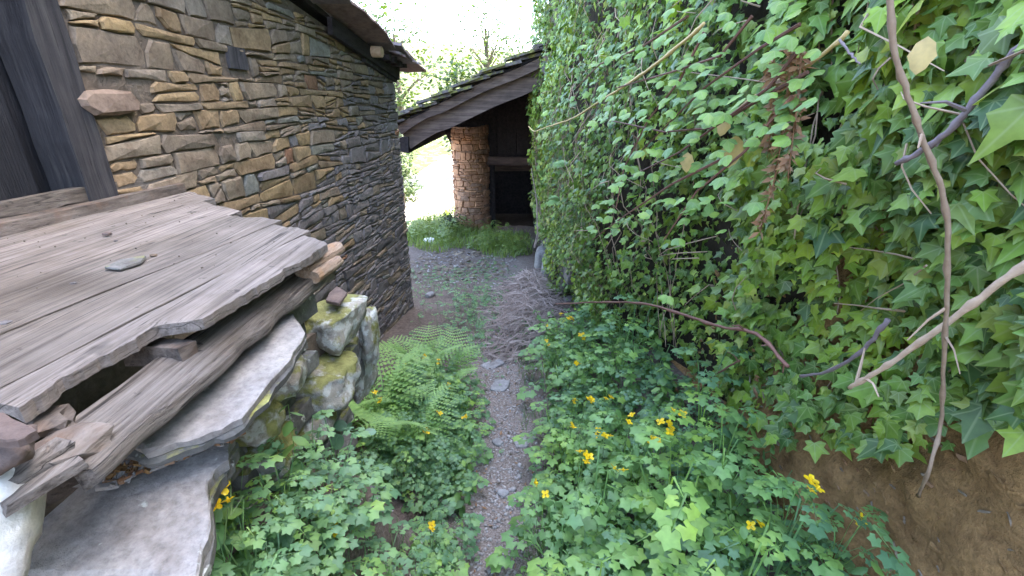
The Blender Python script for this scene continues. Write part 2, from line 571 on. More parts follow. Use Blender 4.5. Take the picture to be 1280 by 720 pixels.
gx = ground_axis(-70, 70, -2.2, 1.6, 0.045, 6)
gy = ground_axis(-30, 110, 0.2, 8.0, 0.06, 6)
GV = np.array([(x, y, gz(x, y)) for y in gy for x in gx])
nx, ny = len(gx), len(gy)
ii = np.arange(nx * ny).reshape(ny, nx)
GF = np.stack([ii[:-1, :-1], ii[:-1, 1:], ii[1:, 1:], ii[1:, :-1]], -1).reshape(-1, 4)

def ground_material():
    m, nt, p, out = new_mat('ground_soil')
    gi = N(nt, 'ShaderNodeNewGeometry')
    pos = gi.outputs['Position']
    n1 = noise_n(nt, pos, 3.5, 6, 0.65)
    n2 = noise_n(nt, pos, 40, 5, 0.7)
    n3 = noise_n(nt, pos, 120, 3, 0.6)
    soil = ramp(nt, [(0.3, (0.085, 0.064, 0.05)), (0.7, (0.19, 0.15, 0.125))], n2)
    grit = ramp(nt, [(0.30, (0.12, 0.092, 0.075)), (0.55, (0.25, 0.205, 0.175)), (0.75, (0.42, 0.37, 0.33))], n3)
    grit = mixc(nt, grit, ramp(nt, [(0.3, g(0.6)), (0.7, g(1.25))], n2), 0.8, 'MULTIPLY')
    sx = N(nt, 'ShaderNodeSeparateXYZ')
    nt.links.new(pos, sx.inputs[0])
    # the trodden strip down the middle
    ad = N(nt, 'ShaderNodeMath', operation='ADD'); ad.inputs[1].default_value = 0.09
    nt.links.new(sx.outputs[0], ad.inputs[0])
    ab = N(nt, 'ShaderNodeMath', operation='ABSOLUTE')
    nt.links.new(ad.outputs[0], ab.inputs[0])
    wob = N(nt, 'ShaderNodeMath', operation='MULTIPLY_ADD'); wob.inputs[1].default_value = 0.5; 
    nt.links.new(n1, wob.inputs[0]); nt.links.new(ab.outputs[0], wob.inputs[2])
    pf = ramp(nt, [(0.42, g(1)), (0.58, g(0))], wob.outputs[0])
    far = N(nt, 'ShaderNodeMapRange'); far.inputs[1].default_value = 9.5; far.inputs[2].default_value = 11
    nt.links.new(sx.outputs[1], far.inputs[0])
    pf2 = N(nt, 'ShaderNodeMath', operation='MAXIMUM')
    nt.links.new(pf, pf2.inputs[0]); nt.links.new(far.outputs[0], pf2.inputs[1])
    dusty = ramp(nt, [(0.25, (0.095, 0.07, 0.056)), (0.5, (0.175, 0.135, 0.112)), (0.75, (0.28, 0.23, 0.20))], n2)
    mid = N(nt, 'ShaderNodeMapRange'); mid.inputs[1].default_value = 4.6; mid.inputs[2].default_value = 6.4
    nt.links.new(sx.outputs[1], mid.inputs[0])
    mm = N(nt, 'ShaderNodeMath', operation='MULTIPLY')
    nt.links.new(mid.outputs[0], mm.inputs[0])
    nt.links.new(ramp(nt, [(0.38, g(.15)), (0.55, g(1))], n1), mm.inputs[1])
    soil = mixc(nt, soil, dusty, mm.outputs[0])
    c = mixc(nt, soil, grit, pf2.outputs[0])
    # turf beyond the lane
    turf = ramp(nt, [(0.3, (0.05, 0.075, 0.02)), (0.7, (0.12, 0.135, 0.045))], n2)
    ff = N(nt, 'ShaderNodeMapRange'); ff.inputs[1].default_value = 13.5; ff.inputs[2].default_value = 16
    nt.links.new(sx.outputs[1], ff.inputs[0])
    tf = N(nt, 'ShaderNodeMath', operation='MULTIPLY')
    nt.links.new(ff.outputs[0], tf.inputs[0])
    nt.links.new(ramp(nt, [(0.35, g(0)), (0.5, g(1))], n1), tf.inputs[1])
    c = mixc(nt, c, turf, tf.outputs[0])
    nt.links.new(c, p.inputs['Base Color'])
    p.inputs['Roughness'].default_value = 0.95
    p.inputs['Specular IOR Level'].default_value = 0.15
    mh = N(nt, 'ShaderNodeMath', operation='ADD')
    nt.links.new(n2, mh.inputs[0]); nt.links.new(n3, mh.inputs[1])
    bump(nt, p, mh.outputs[0], 0.7, 0.012)
    return m

go = bpy.data.objects.new('ground', np_mesh('ground', GV, GF, ground_material(), smooth=True))
COL.objects.link(go)
go['kind'] = 'structure'

# pale sunlit track climbing beyond the shed
def track():
    b = MB()
    prev = None
    pts = [(-4.5, 8.6, 1.0), (-3.3, 10.0, 1.1), (-2.6, 12.0, 1.3), (-1.9, 14.5, 1.5), (-1.0, 17.5, 1.7), (0.5, 21.0, 1.8), (3.0, 26.0, 1.8), (7, 32, 1.8)]
    rows = []
    for k in range(len(pts) - 1):
        for j in range(8):
            u = j / 8
            rows.append([pts[k][i] * (1 - u) + pts[k + 1][i] * u for i in range(3)])
    vs, fs = [], []
    for x, y, w in rows:
        for q in range(7):
            xx = x + (q / 6 - .5) * 2 * w
            vs.append((xx, y - (q / 6 - .5) * w * .5, gz(xx, y - (q / 6 - .5) * w * .5) + 0.035))
    for i in range(len(rows) - 1):
        for q in range(6):
            a = i * 7 + q
            fs.append((a, a + 1, a + 8, a + 7))
    b.add(vs, fs)
    o = b.build('dirt_track', plain_mat('pale_gravel', [(0.34, 0.30, 0.25), (0.46, 0.42, 0.36)], 12, 0.95), None, True)
    o['kind'] = 'structure'
track()

# ---------------------------------------------------------------- stones
def stone_shape(b, poly, to_world, depth, proud, mi=0, bevel=0.0055):
    """irregular prism: poly is a list of (u,v); to_world(u,v,t)"""
    n = len(poly)
    cu = sum(q[0] for q in poly) / n
    cv = sum(q[1] for q in poly) / n
    back = [to_world(u, v, -depth) for u, v in poly]
    ring = [to_world(u, v, proud - bevel * rnd.uniform(.8, 1.8)) for u, v in poly]
    inner = []
    tu, tv = rnd.uniform(-.06, .06), rnd.uniform(-.10, .10)
    for u, v in poly:
        du, dv = cu - u, cv - v
        L = math.hypot(du, dv) + 1e-6
        k = min(bevel * 1.3 / L, .4)
        uu, vv = u + du * k, v + dv * k
        inner.append(to_world(uu, vv, proud + (uu - cu) * tu + (vv - cv) * tv + rnd.uniform(-.002, .002)))
    c = to_world(cu, cv, proud + rnd.uniform(0, .006))
    vs = back + ring + inner + [c]
    fs = []
    for i in range(n):
        j = (i + 1) % n
        fs.append((i, j, n + j, n + i))
        fs.append((n + i, n + j, 2 * n + j, 2 * n + i))
        fs.append((2 * n + i, 2 * n + j, 3 * n))
    b.add(vs, fs, mi)

def rubble(s0, s1, vlow, vtop, hfun, wfun, skip, left_jit=0.02, right_jit=0.015):
    """irregular courses of stones -> list of polygons in (s, v)"""
    out = []
    v = vlow
    k = 0
    edges = []
    while v < vtop:
        edges.append(v)
        v += hfun(v)
    edges.append(v)
    def edge(i, s):
        h = 0.042
        return edges[i] + h * nz(s * 1.3, i * 3.7, 0.5) * 1.3 + 0.012 * nz(s * 5.5, i * 1.9, 7.5)
    for i in range(len(edges) - 1):
        s = s0 + rnd.uniform(-left_jit, left_jit)
        while s < s1 - 0.03:
            vm = (edges[i] + edges[i + 1]) / 2
            w = wfun(s, vm)
            if s + w > s1 - 0.06:
                w = s1 - s + rnd.uniform(-right_jit, right_jit)
            e = s + w
            lo0, lo1 = edge(i, s), edge(i, e)
            hi0, hi1 = edge(i + 1, s), edge(i + 1, e)
            sk0, sk1 = rnd.uniform(-.04, .04), rnd.uniform(-.02, .02)
            if not skip(s + w / 2, vm):
                nsp = 1
                hh = (hi0 + hi1 - lo0 - lo1) / 2
                q = rnd.random()
                thin = sstep(2.3, 3.4, s) * .42 + .22
                if hh > .042 and q < thin: nsp = 2
                if hh > .075 and q < thin * .5: nsp = 3
                fr = [0] + sorted(min(.8, max(.2, (j + 1) / nsp + rnd.uniform(-.12, .12))) for j in range(nsp - 1)) + [1]
                tl = rnd.uniform(-.24, .24)
                for j in range(nsp):
                    a0 = lo0 + (hi0 - lo0) * min(1, max(0, fr[j] + (tl if 0 < j else 0)))
                    a1 = lo1 + (hi1 - lo1) * min(1, max(0, fr[j] - (tl if 0 < j else 0)))
                    b0 = lo0 + (hi0 - lo0) * min(1, max(0, fr[j + 1] + (tl if j < nsp - 1 else 0)))
                    b1 = lo1 + (hi1 - lo1) * min(1, max(0, fr[j + 1] - (tl if j < nsp - 1 else 0)))
                    gp = rnd.uniform(.001, .0035)
                    cut = None
                    if nsp > 1 and w > .2 and rnd.random() < .55:
                        cut = rnd.uniform(.35, .65)
                    parts = [(0, 1)] if cut is None else [(0, cut), (cut, 1)]
                    for (p0, p1) in parts:
                        L, Rr = s + w * p0, s + w * p1
                        la, lb = a0 + (a1 - a0) * p0, a0 + (a1 - a0) * p1
                        ha, hb = b0 + (b1 - b0) * p0, b0 + (b1 - b0) * p1
                        if ha - la < .012 or hb - lb < .012: 
                            if max(ha - la, hb - lb) < .014: continue
                        ww = Rr - L
                        k0 = sk0 if p0 == 0 else 0
                        k1 = sk1 if p1 == 1 else 0
                        nb = 2 if ww > .12 else 1
                        poly = []
                        c_ = min(.024, ww * .2, (ha - la) * .45)
                        poly.append((L + gp + c_ * rnd.random() - k0 * .5, la + gp))
                        for q2 in range(nb):
                            u = (q2 + 1) / (nb + 1) + rnd.uniform(-.1, .1)
                            poly.append((L + ww * u, la + (lb - la) * u + gp + rnd.uniform(-.003, .006)))
                        poly.append((Rr - gp - c_ * rnd.random(), lb + gp + rnd.uniform(0, .004)))
                        poly.append((Rr - gp + rnd.uniform(-.006, .004), (lb + hb) / 2))
                        poly.append((Rr - gp - c_ * rnd.random() + k1 * .5, hb - gp))
                        for q2 in range(nb):
                            u = 1 - (q2 + 1) / (nb + 1) + rnd.uniform(-.1, .1)
                            poly.append((L + ww * u, ha + (hb - ha) * u - gp + rnd.uniform(-.006, .003)))
                        poly.append((L + gp + c_ * rnd.random() + k0 * .5, ha - gp - rnd.uniform(0, .004)))
                        poly.append((L + gp + rnd.uniform(-.004, .006), (la + ha) / 2))
                        out.append(poly)
            s = e
    return out

# ---------------------------------------------------------------- the house on the left
CORNER = 4.643
def ztop(s):
    return 1.84 + 0.20 * max(0, 4.35 - s)

house = empty('stone_house', A(3.0, -1.0, -0.3), 'old rubble stone house with dark door and slate eaves left of the lane', 'house')
b = MB()
# core of the wall: a solid body behind the face stones, with the door opening cut out
def prism(b, s0, s1, t0, t1, z0, z1a, z1b, mi=0):
    vs = [A(s0, t0, z0), A(s1, t0, z0), A(s1, t1, z0), A(s0, t1, z0), A(s0, t0, z1a), A(s1, t0, z1b), A(s1, t1, z1b), A(s0, t1, z1a)]
    b.add(vs, [(0, 3, 2, 1), (4, 5, 6, 7), (0, 1, 5, 4), (1, 2, 6, 5), (2, 3, 7, 6), (3, 0, 4, 7)], mi)
prism(b, 1.665, CORNER - .012, -4.2, 0.004, -1.2, ztop(1.67), ztop(CORNER) - .0)
prism(b, -1.5, 1.664, -4.2, -0.16, -1.2, 2.55, ztop(1.67) - .002)
prism(b, -1.5, 1.663, -0.158, -0.012, -1.2, 1.25, 1.25)
prism(b, -1.5, 1.662, -0.157, -0.012, 2.05, 2.50, ztop(1.67) - .004)
wall = b.build('wall', M['mortar'], house)

holes = [((290, 178), .065, .028), ((385, 182), .07, .014), ((455, 158), .03, .012)]
def w_sv(px, py):
    d = ray(px, py)
    t = (C0 - EYE).dot(DT) / d.dot(DT)
    q = EYE + d * t - C0
    return q.dot(DS), q.z
hole_sv = [(w_sv(*h[0]), h[1], h[2]) for h in holes]
block_sv = w_sv(293, 73)
quoin_sv = w_sv(122, 128)

def skip_stone(s, v):
    if s < 1.95 and v < 1.12: return True
    if v < -0.1 * s - 0.16: return True
    if v > ztop(s) + .02: return True
    for (hs, hv), a, c in hole_sv:
        if abs(s - hs) < a and abs(v - hv) < c: return True
    if abs(s - block_sv[0]) < .085 and abs(v - block_sv[1]) < .05: return True
    if s < 1.86 and abs(v - quoin_sv[1]) < .045: return True
    return False

polys = rubble(1.672, CORNER, -0.66, 2.5, lambda v: rnd.uniform(.032, .088) if v > .9 else rnd.uniform(.030, .068),
               lambda s, v: (.07 + .26 * rnd.random() ** 1.4) * (1.0 if v > .9 else 1.15), skip_stone)
WM = ['warm', 'tan', 'green', 'slate', 'dslate', 'rust']
def pick_mat(s, v):
    q = sstep(2.55, 3.9, s + (1.2 - v) * 1.25 + .5 * nz(s * 1.7, v * 2.5))
    r = rnd.random()
    if r < .006: return 'rust'
    if rnd.random() > q:
        r = rnd.random()
        return 'warm' if r < .46 else 'tan' if r < .94 else 'green'
    r = rnd.random()
    return 'slate' if r < .72 else 'dslate' if r < .80 else 'tan' if r < .98 else 'green'
def wall_pt(s, v, t):
    return A(s, t, v)
def poly_size(poly):
    pp = [project(A(s, 0, v)) for s, v in poly]
    if any(q is None for q in pp): return 0
    cx = sum(q[0] for q in pp) / len(pp); cy = sum(q[1] for q in pp) / len(pp)
    if cx < -20 or cx > 1300 or cy < -20 or cy > 740: return 0
    a = 0
    for i in range(len(pp)):
        x0, y0, _ = pp[i]; x1, y1, _ = pp[(i + 1) % len(pp)]
        a += x0 * y1 - x1 * y0
    # behind the platform
    if cx < 400 and cy > np.interp(cx, [0, 225, 300, 350, 400], [285, 238, 270, 284, 300]) + 8: return 0
    return abs(a) / 2
polys.sort(key=poly_size, reverse=True)
rest = MB()
for k, poly in enumerate(polys):
    s = sum(q[0] for q in poly) / len(poly); v = sum(q[1] for q in poly) / len(poly)
    mk = pick_mat(s, v)
    proud = rnd.uniform(.010, .022)
    if k < 298:
        sb = MB()
        stone_shape(sb, poly, wall_pt, .06, proud)
        sb.build('stone', M[mk], wall)
    else:
        stone_shape(rest, poly, wall_pt, .06, proud, WM.index(mk))
ro = rest.build('small_stones', [M[k] for k in WM], wall)
ro['kind'] = 'stuff'
# the projecting quoin stone by the door post and the timber end in its hole
sb = MB()
qs, qv = quoin_sv
stone_shape(sb, [(1.625, qv - .012), (1.66, qv - .04), (1.75, qv - .042), (1.83, qv - .03), (1.845, qv), (1.82, qv + .036), (1.74, qv + .042), (1.65, qv + .034), (1.62, qv + .01)],
            wall_pt, .05, .042, 0, .012)
sb.build('stone', M['quoin'], wall)
sb = MB()
bs, bv = block_sv
sb.box(A(bs, .0, bv), DS * .066, DT * .02, Vector((0, 0, .047)), 0, .004)
sb.build('timber_end', M['postwood'], wall)

# door, post, threshold
door = MB()
dsum = 0
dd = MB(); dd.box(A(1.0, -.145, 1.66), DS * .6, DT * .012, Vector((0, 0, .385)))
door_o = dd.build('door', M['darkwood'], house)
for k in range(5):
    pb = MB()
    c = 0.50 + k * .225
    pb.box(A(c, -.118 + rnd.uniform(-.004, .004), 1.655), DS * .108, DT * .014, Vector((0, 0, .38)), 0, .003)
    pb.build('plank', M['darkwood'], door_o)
pb = MB()
vs, fs = [], []
for k in range(9):
    z = 1.285 + (2.06 - 1.285) * k / 8
    w = .052 + .006 * nz(k * .9, 2)
    cs = 1.606 - .0 * k + .006 * nz(k * .7, 5)
    for (ds, t) in ((-w, -.115), (w, -.115), (w, .022), (-w, .022)):
        vs.append(A(cs + ds, t + .004 * nz(k * 1.3, ds * 9), z))
for k in range(8):
    for j in range(4):
        fs.append((k * 4 + j, k * 4 + (j + 1) % 4, k * 4 + 4 + (j + 1) % 4, k * 4 + 4 + j))
fs += [(3, 2, 1, 0), (32, 33, 34, 35)]
pb.add(vs, fs)
pb.build('door_post', M['postwood'], house)
pb = MB()
pb.box(A(.85, -.04, 2.10), DS * .82, DT * .09, Vector((0, 0, .045)), 0, .004)
pb.build('lintel', M['postwood'], house)

def slate_piece(b, c, ax, ay, nrm, th, mi=0, ragged=.14):
    """irregular slate: c centre, ax/ay half axes, nrm thickness direction"""
    pr = []
    base = [(-1, -1), (-.4, -1.03), (.35, -.98), (1, -1), (1.02, 0), (1, 1), (.3, 1.03), (-.35, .98), (-1, 1), (-1.02, 0)]
    for u, v in base:
        pr.append((u + rnd.uniform(-ragged, ragged), v + rnd.uniform(-ragged, ragged)))
    top = [c + ax * u + ay * v + nrm * (th + rnd.uniform(-.003, .003)) for u, v in pr]
    bot = [c + ax * u * 1.01 + ay * v * 1.01 for u, v in pr]
    n = len(pr)
    b.add(bot + top, [tuple(range(n))[::-1], tuple(range(n, 2 * n))] + [(i, (i + 1) % n, n + (i + 1) % n, n + i) for i in range(n)], mi)

# roof: low slate roof, its verge running along the wall and falling to the corner
slope_dir = (A(4.6, 0, ztop(4.6)) - A(2.0, 0, ztop(2.0))).normalized()      # down the roof
ncr = slope_dir.cross(DT).normalized()
if ncr.z < 0: ncr = -ncr
rb = MB()
def roof_pt(s, t, h):
    return A(s, t, ztop(s) if s < 4.35 else 1.84 - .125 * (s - 4.35)) + ncr * h
vs = [roof_pt(-1.5, -4.3, .06), roof_pt(4.66, -4.3, .06), roof_pt(4.66, .02, .06), roof_pt(-1.5, .02, .06),
      roof_pt(-1.5, -4.3, .09), roof_pt(4.66, -4.3, .09), roof_pt(4.66, .02, .09), roof_pt(-1.5, .02, .09)]
rb.add(vs, [(0, 3, 2, 1), (4, 5, 6, 7), (0, 1, 5, 4), (1, 2, 6, 5), (2, 3, 7, 6), (3, 0, 4, 7)])
roof = rb.build('roof', M['sheddark'], house)
for row in range(11):
    for colm in range(13):
        if row > 5 and colm > 2 and (row + colm) % 1 == 1: continue
        s = 4.60 - colm * .30 + rnd.uniform(-.03, .03)
        t = .10 - row * .26 + rnd.uniform(-.03, .03)
        sb = MB()
        slate_piece(sb, roof_pt(s, t, .10 + rnd.uniform(0, .012)) + ncr * .004 * (colm % 3), slope_dir * .2 - ncr * .02, DT * .145, ncr, rnd.uniform(.012, .022))
        sb.build('slate', M['roofslate'], roof)
# lower course of slates sticking out over the corner, purlin end, barge boards
for k, (px, py, w, l) in enumerate([(430, 52, .06, .16), (452, 54, .05, .16), (472, 58, .055, .16), (489, 63, .05, .14), (502, 67, .045, .12)]):
    sb = MB()
    c = at_y(px, py, 4.55 - .0 * k)
    slate_piece(sb, A(4.25 + k * .085, .10 + .01 * k, 1.985 - .012 * k), DS * .05, DT * .13 + Vector((0, 0, -.035)), Vector((0, 0, 1)) - DT * .1, .018, 0, .1)
    sb.build('slate', M['roofslate'], roof)
pb = MB()
pts = [A(3.95 + i * .1, .03, ztop(3.95 + i * .1) + .03 - .0 * i) for i in range(7)]
pb.box(A(4.02, .055, 1.94), slope_dir * .62, DT * .018, ncr * .055, 0, .006)
pb.build('barge_board', M['sheddark'], house)
pb = MB()
pb.box(A(4.28, .03, 1.86), slope_dir * .34, DT * .016, ncr * .04, 0, .006)
pb.build('barge_board', M['postwood'], house)
pb = MB()
pb.tube([A(4.02, -.25, 1.965), A(4.03, .10, 1.955), A(4.03, .15, 1.953)], .042, .038, 10)
pb.build('purlin_end', M['tanvine'], house)
for k in range(4):
    pb = MB()
    pb.box(A(4.2 + k * .13, -.05, 1.93 - k * .012), DS * .03, DT * .2, Vector((0, 0, .022)), 0, .005)
    pb.build('rafter_end', M['sheddark'], house)

# ---------------------------------------------------------------- the timber platform
plat = empty('timber_platform', A(.9, .5, 1.0), 'weathered grey plank platform below the house door with a rotten front edge', 'platform')

def plank_mesh(s0, s1, t0, t1, z, th, nseg, nac, ragged=.004, end_jit=.03, warp=.004, front=None, seed=0, tilt=0.0, endfun=None):
    b = MB()
    vs = []
    for layer in (0, 1):
        for i in range(nseg + 1):
            u = i / nseg
            for j in range(nac + 1):
                w = j / nac
                e1 = s1 + end_jit * nz(w * 3.1 + seed, seed * 2.3) + (endfun(w) if endfun else 0)
                e0 = s0 + end_jit * nz(w * 3.7 + seed, 4.1)
                s = e0 + (e1 - e0) * u
                lo = t0 + ragged * nz(s * 6, seed * 3.3)
                hi = t1 + ragged * nz(s * 5, seed * 1.7 + 9)
                if front: hi += front(s)
                t = lo + (hi - lo) * w
                zz = z + warp * nz(s * 2.2, t * 5, seed) + tilt * (w - .5) + .0012 * nz(s * 9, t * 60, seed)
                if layer == 0: zz -= th * (1 + .35 * nz(s * 7, t * 9, seed + 3))
                vs.append(A(s, t, zz))
    m = (nseg + 1) * (nac + 1)
    fs = []
    for i in range(nseg):
        for j in range(nac):
            a = i * (nac + 1) + j
            fs.append((m + a, m + a + nac + 1, m + a + nac + 2, m + a + 1))
            fs.append((a, a + 1, a + nac + 2, a + nac + 1))
    for i in range(nseg):
        for j in (0, nac):
            a = i * (nac + 1) + j
            q = (a, a + nac + 1, m + a + nac + 1, m + a)
            fs.append(q if j == 0 else q[::-1])
    for j in range(nac):
        for i in (0, nseg):
            a = i * (nac + 1) + j
            q = (a, a + 1, m + a + 1, m + a)
            fs.append(q[::-1] if i == 0 else q)
    b.add(vs, fs)
    return b

planks = [(.065, .262, 1.86, -.10), (.269, .515, 1.665, -.14), (.523, .733, 1.50, -.05), ]
for k, (t0, t1, e, dd_) in enumerate(planks):
    o = plank_mesh(-.55, e, t0, t1, 1.258 + .004 * k, .035, 34, 5, .004, .035, .006, None, k * 3.3 + 1, 0, lambda w, q=dd_: q * (w - .5)).build('plank', M['plank'], plat)
    fix_normals(o)
def front_edge(s):
    f = .006 * nz(s * 5.0, 1.3) - .012 * max(0, nz(s * 17, 4.4)) + .005 * nz(s * 70, 2.2)
    f += -.056 * sstep(.83, .79, s) + .010 * sstep(.64, .60, s)
    return f
def crack(s):
    return .007 * nz(s * 4, 9.3) + .003 * nz(s * 21, 3.3)
o = plank_mesh(-.2, 1.40, .740, .880, 1.264, .022, 60, 5, .003, .02, .004, crack, 7.7, -.003, lambda w: -.06 * (w - .5)).build('plank', M['plank'], plat)
fix_normals(o)
def strip_mesh():
    b = MB()
    n, nac = 110, 5
    vs = []
    for layer in (0, 1):
        for i in range(n + 1):
            for j in range(nac + 1):
                w = j / nac
                ss = .575 + (1.335 - .05 * w + .012 * nz(w * 9, 3.3) - .575) * i / n
                lo = .884 + crack(ss) ; hi = .985 + front_edge(ss)
                t = lo + (hi - lo) * w
                z = 1.262 + .004 * nz(ss * 3, w, 2) - .006 * w + .0012 * nz(ss * 9, t * 60, 7)
                if layer == 0: z -= .020 * (1 + .5 * nz(ss * 11, w * 2, 3))
                vs.append(A(ss, t, z))
    m = (n + 1) * (nac + 1)
    fs = []
    for i in range(n):
        for j in range(nac):
            a = i * (nac + 1) + j
            fs.append((m + a, m + a + nac + 1, m + a + nac + 2, m + a + 1))
            fs.append((a, a + 1, a + nac + 2, a + nac + 1))
        for j in (0, nac):
            a = i * (nac + 1) + j
            fs.append((a, a + nac + 1, m + a + nac + 1, m + a))
    for j in range(nac):
        for i in (0, n):
            a = i * (nac + 1) + j
            fs.append((a, a + 1, m + a + 1, m + a))
    b.add(vs, fs)
    o = b.build('plank', M['plank'], plat)
    fix_normals(o)
strip_mesh()
# two sill boards along the wall
o = plank_mesh(-.4, 1.93, -.008, .058, 1.292, .06, 30, 3, .010, .03, .008, None, 21.0).build('sill_board', M['rot'], plat)
fix_normals(o)
o = plank_mesh(-.4, 2.05, -.03, .012, 1.335, .05, 26, 3, .008, .03, .008, None, 25.0).build('sill_board', M['plank'], plat)
fix_normals(o)
# front beam
def beam():
    b = MB()
    ns, nr = 70, 22
    vs = []
    prof = []
    for j in range(nr):
        th = 2 * PI * j / nr
        c, s_ = math.cos(th), math.sin(th)
        q = (abs(c) ** 7 + abs(s_) ** 7) ** (-1 / 7)
        prof.append((c * q, s_ * q))
    for i in range(ns + 1):
        u = i / ns
        s = .565 + u * .765
        hw = .043 + .004 * nz(s * 4, 2.2) 
        hh = .017 + .004 * nz(s * 6, 3.3)
        ct = .978 - .062 * u + .006 * nz(s * 3, 8.8) + .0 * u
        for (cx, cz) in prof:
            gr = .0055 * nz(s * 3.0, cx * 9 + cz * 3, 4.0) + .003 * nz(s * 9, cx * 22, 1.0)
            edge = .012 * nz(s * 13, cx * 2) * (1 if cx > .6 else .3)
            vs.append(A(s + .02 * nz(cx * 3, cz * 3), ct + hw * cx + edge, 1.178 + hh * cz + gr - .010 * cx))
    fs = []
    for i in range(ns):
        for j in range(nr):
            j2 = (j + 1) % nr
            fs.append((i * nr + j, i * nr + j2, (i + 1) * nr + j2, (i + 1) * nr + j))
    fs += [tuple(range(nr))[::-1], tuple(ns * nr + j for j in range(nr))]
    b.add(vs, fs)
    o = b.build('front_beam', M['beam'], plat, True)
    fix_normals(o)
beam()
# joist in the gap, log end, log stub
pb = MB(); pb.box(at_z(200, 440, 1.20), DS * .020, DT * .055, Vector((0, 0, .018)), 0, .004)
pb.build('joist', M['rot'], plat)
pb = MB(); pb.box(A(1.25, .55, 1.17), DS * .03, DT * .38, Vector((0, 0, .04)), 0, .004)
pb.build('joist', M['rot'], plat)
def log(s0, s1, t, z, r, name, mat, seed, sq=False):
    b = MB()
    ns, nr = 12, 14
    vs = []
    for i in range(ns + 1):
        u = i / ns
        for j in range(nr):
            th = 2 * PI * j / nr
            rr = r * (1 + .12 * nz(math.cos(th) * 2 + seed, math.sin(th) * 2, u * 3)) * (1 - .25 * max(0, u - .85) / .15 * (.5 + .5 * nz(th * 2, seed)))
            vs.append(A(s0 + (s1 - s0) * u + (.012 * nz(math.cos(th) * 4, math.sin(th) * 4, seed) if i == ns else 0), t + rr * math.cos(th), z + rr * math.sin(th)))
    n0 = len(vs)
    # ragged end face with a few rings
    vs.append(A(s1 - .008, t, z))
    fs = []
    for i in range(ns):
        for j in range(nr):
            j2 = (j + 1) % nr
            fs.append((i * nr + j, i * nr + j2, (i + 1) * nr + j2, (i + 1) * nr + j))
    for j in range(nr):
        fs.append((ns * nr + j, ns * nr + (j + 1) % nr, n0))
    fs.append(tuple(range(nr))[::-1])
    b.add(vs, fs)
    o = b.build(name, mat, plat, False)
    fix_normals(o)
log(1.20, 1.40, .945, 1.208, .022, 'log_end', M['log'], 3.1)
log(1.20, 1.335, .975, 1.192, .016, 'log_end', M['log'], 8.1)
# broken rotten block at the near end of the front beam
def chunk(name, mat, parent, c, ext, seed, sub=2, amp=.25, rot=None, flat=None, label=None):
    import bmesh
    bm = bmesh.new()
    bmesh.ops.create_icosphere(bm, subdivisions=sub, radius=1)
    org = world_origin(parent) if parent else Vector(c)
    rm = Euler(rot or (0, 0, 0)).to_matrix()
    for v in bm.verts:
        p = v.co.copy()
        # squarish: blend towards a box
        q = max(abs(p.x), abs(p.y), abs(p.z))
        p = p.lerp(p / q, .62 if sub < 4 else .42) * .88
        k = 1 + amp * nz(p.x * 1.3 + seed, p.y * 1.3, p.z * 1.3 + seed) + amp * .35 * nz(p.x * 3.1, p.y * 3.1 + seed, p.z * 3.1)
        p = p * k
        p = Vector((p.x * ext[0], p.y * ext[1], p.z * ext[2]))
        if flat is not None and p.z > ext[2] * flat:
            p.z = ext[2] * flat + (p.z - ext[2] * flat) * .25
        p = rm @ p
        v.co = p + Vector(c) - org
    me = bpy.data.meshes.new(name)
    bm.to_mesh(me)
    bm.free()
    me.materials.append(mat)
    for f_ in me.polygons:
        f_.use_smooth = sub > 2
    o = bpy.data.objects.new(name, me)
    COL.objects.link(o)
    if parent: o.parent = parent
    else: o.location = c
    return o
chunk('rotten_block', M['rot'], plat, at_z(88, 560, 1.195), (.030, .042, .022), 2.2, 2, .6, (0, .2, -.5))
chunk('rotten_block', M['rot'], plat, at_z(62, 528, 1.21), (.034, .026, .016), 6.2, 2, .6, (0, .1, -.6))
pb = MB()
p0, p1 = at_z(0, 606, 1.20), at_z(66, 566, 1.205)
ax = (p1 - p0) / 2
sd = Vector((ax.y, -ax.x, 0)).normalized()
pb.box((p0 + p1) / 2, ax * 1.6, sd * .013, Vector((0, 0, .007)), 0, .003)
pb.build('broken_batten', M['beam'], plat)
pb = MB()
pb.box((p0 + p1) / 2 + sd * .028 - Vector((0, 0, .012)), ax * 1.5, sd * .012, Vector((0, 0, .007)), 0, .003)
pb.build('broken_batten', M['beam'], plat)

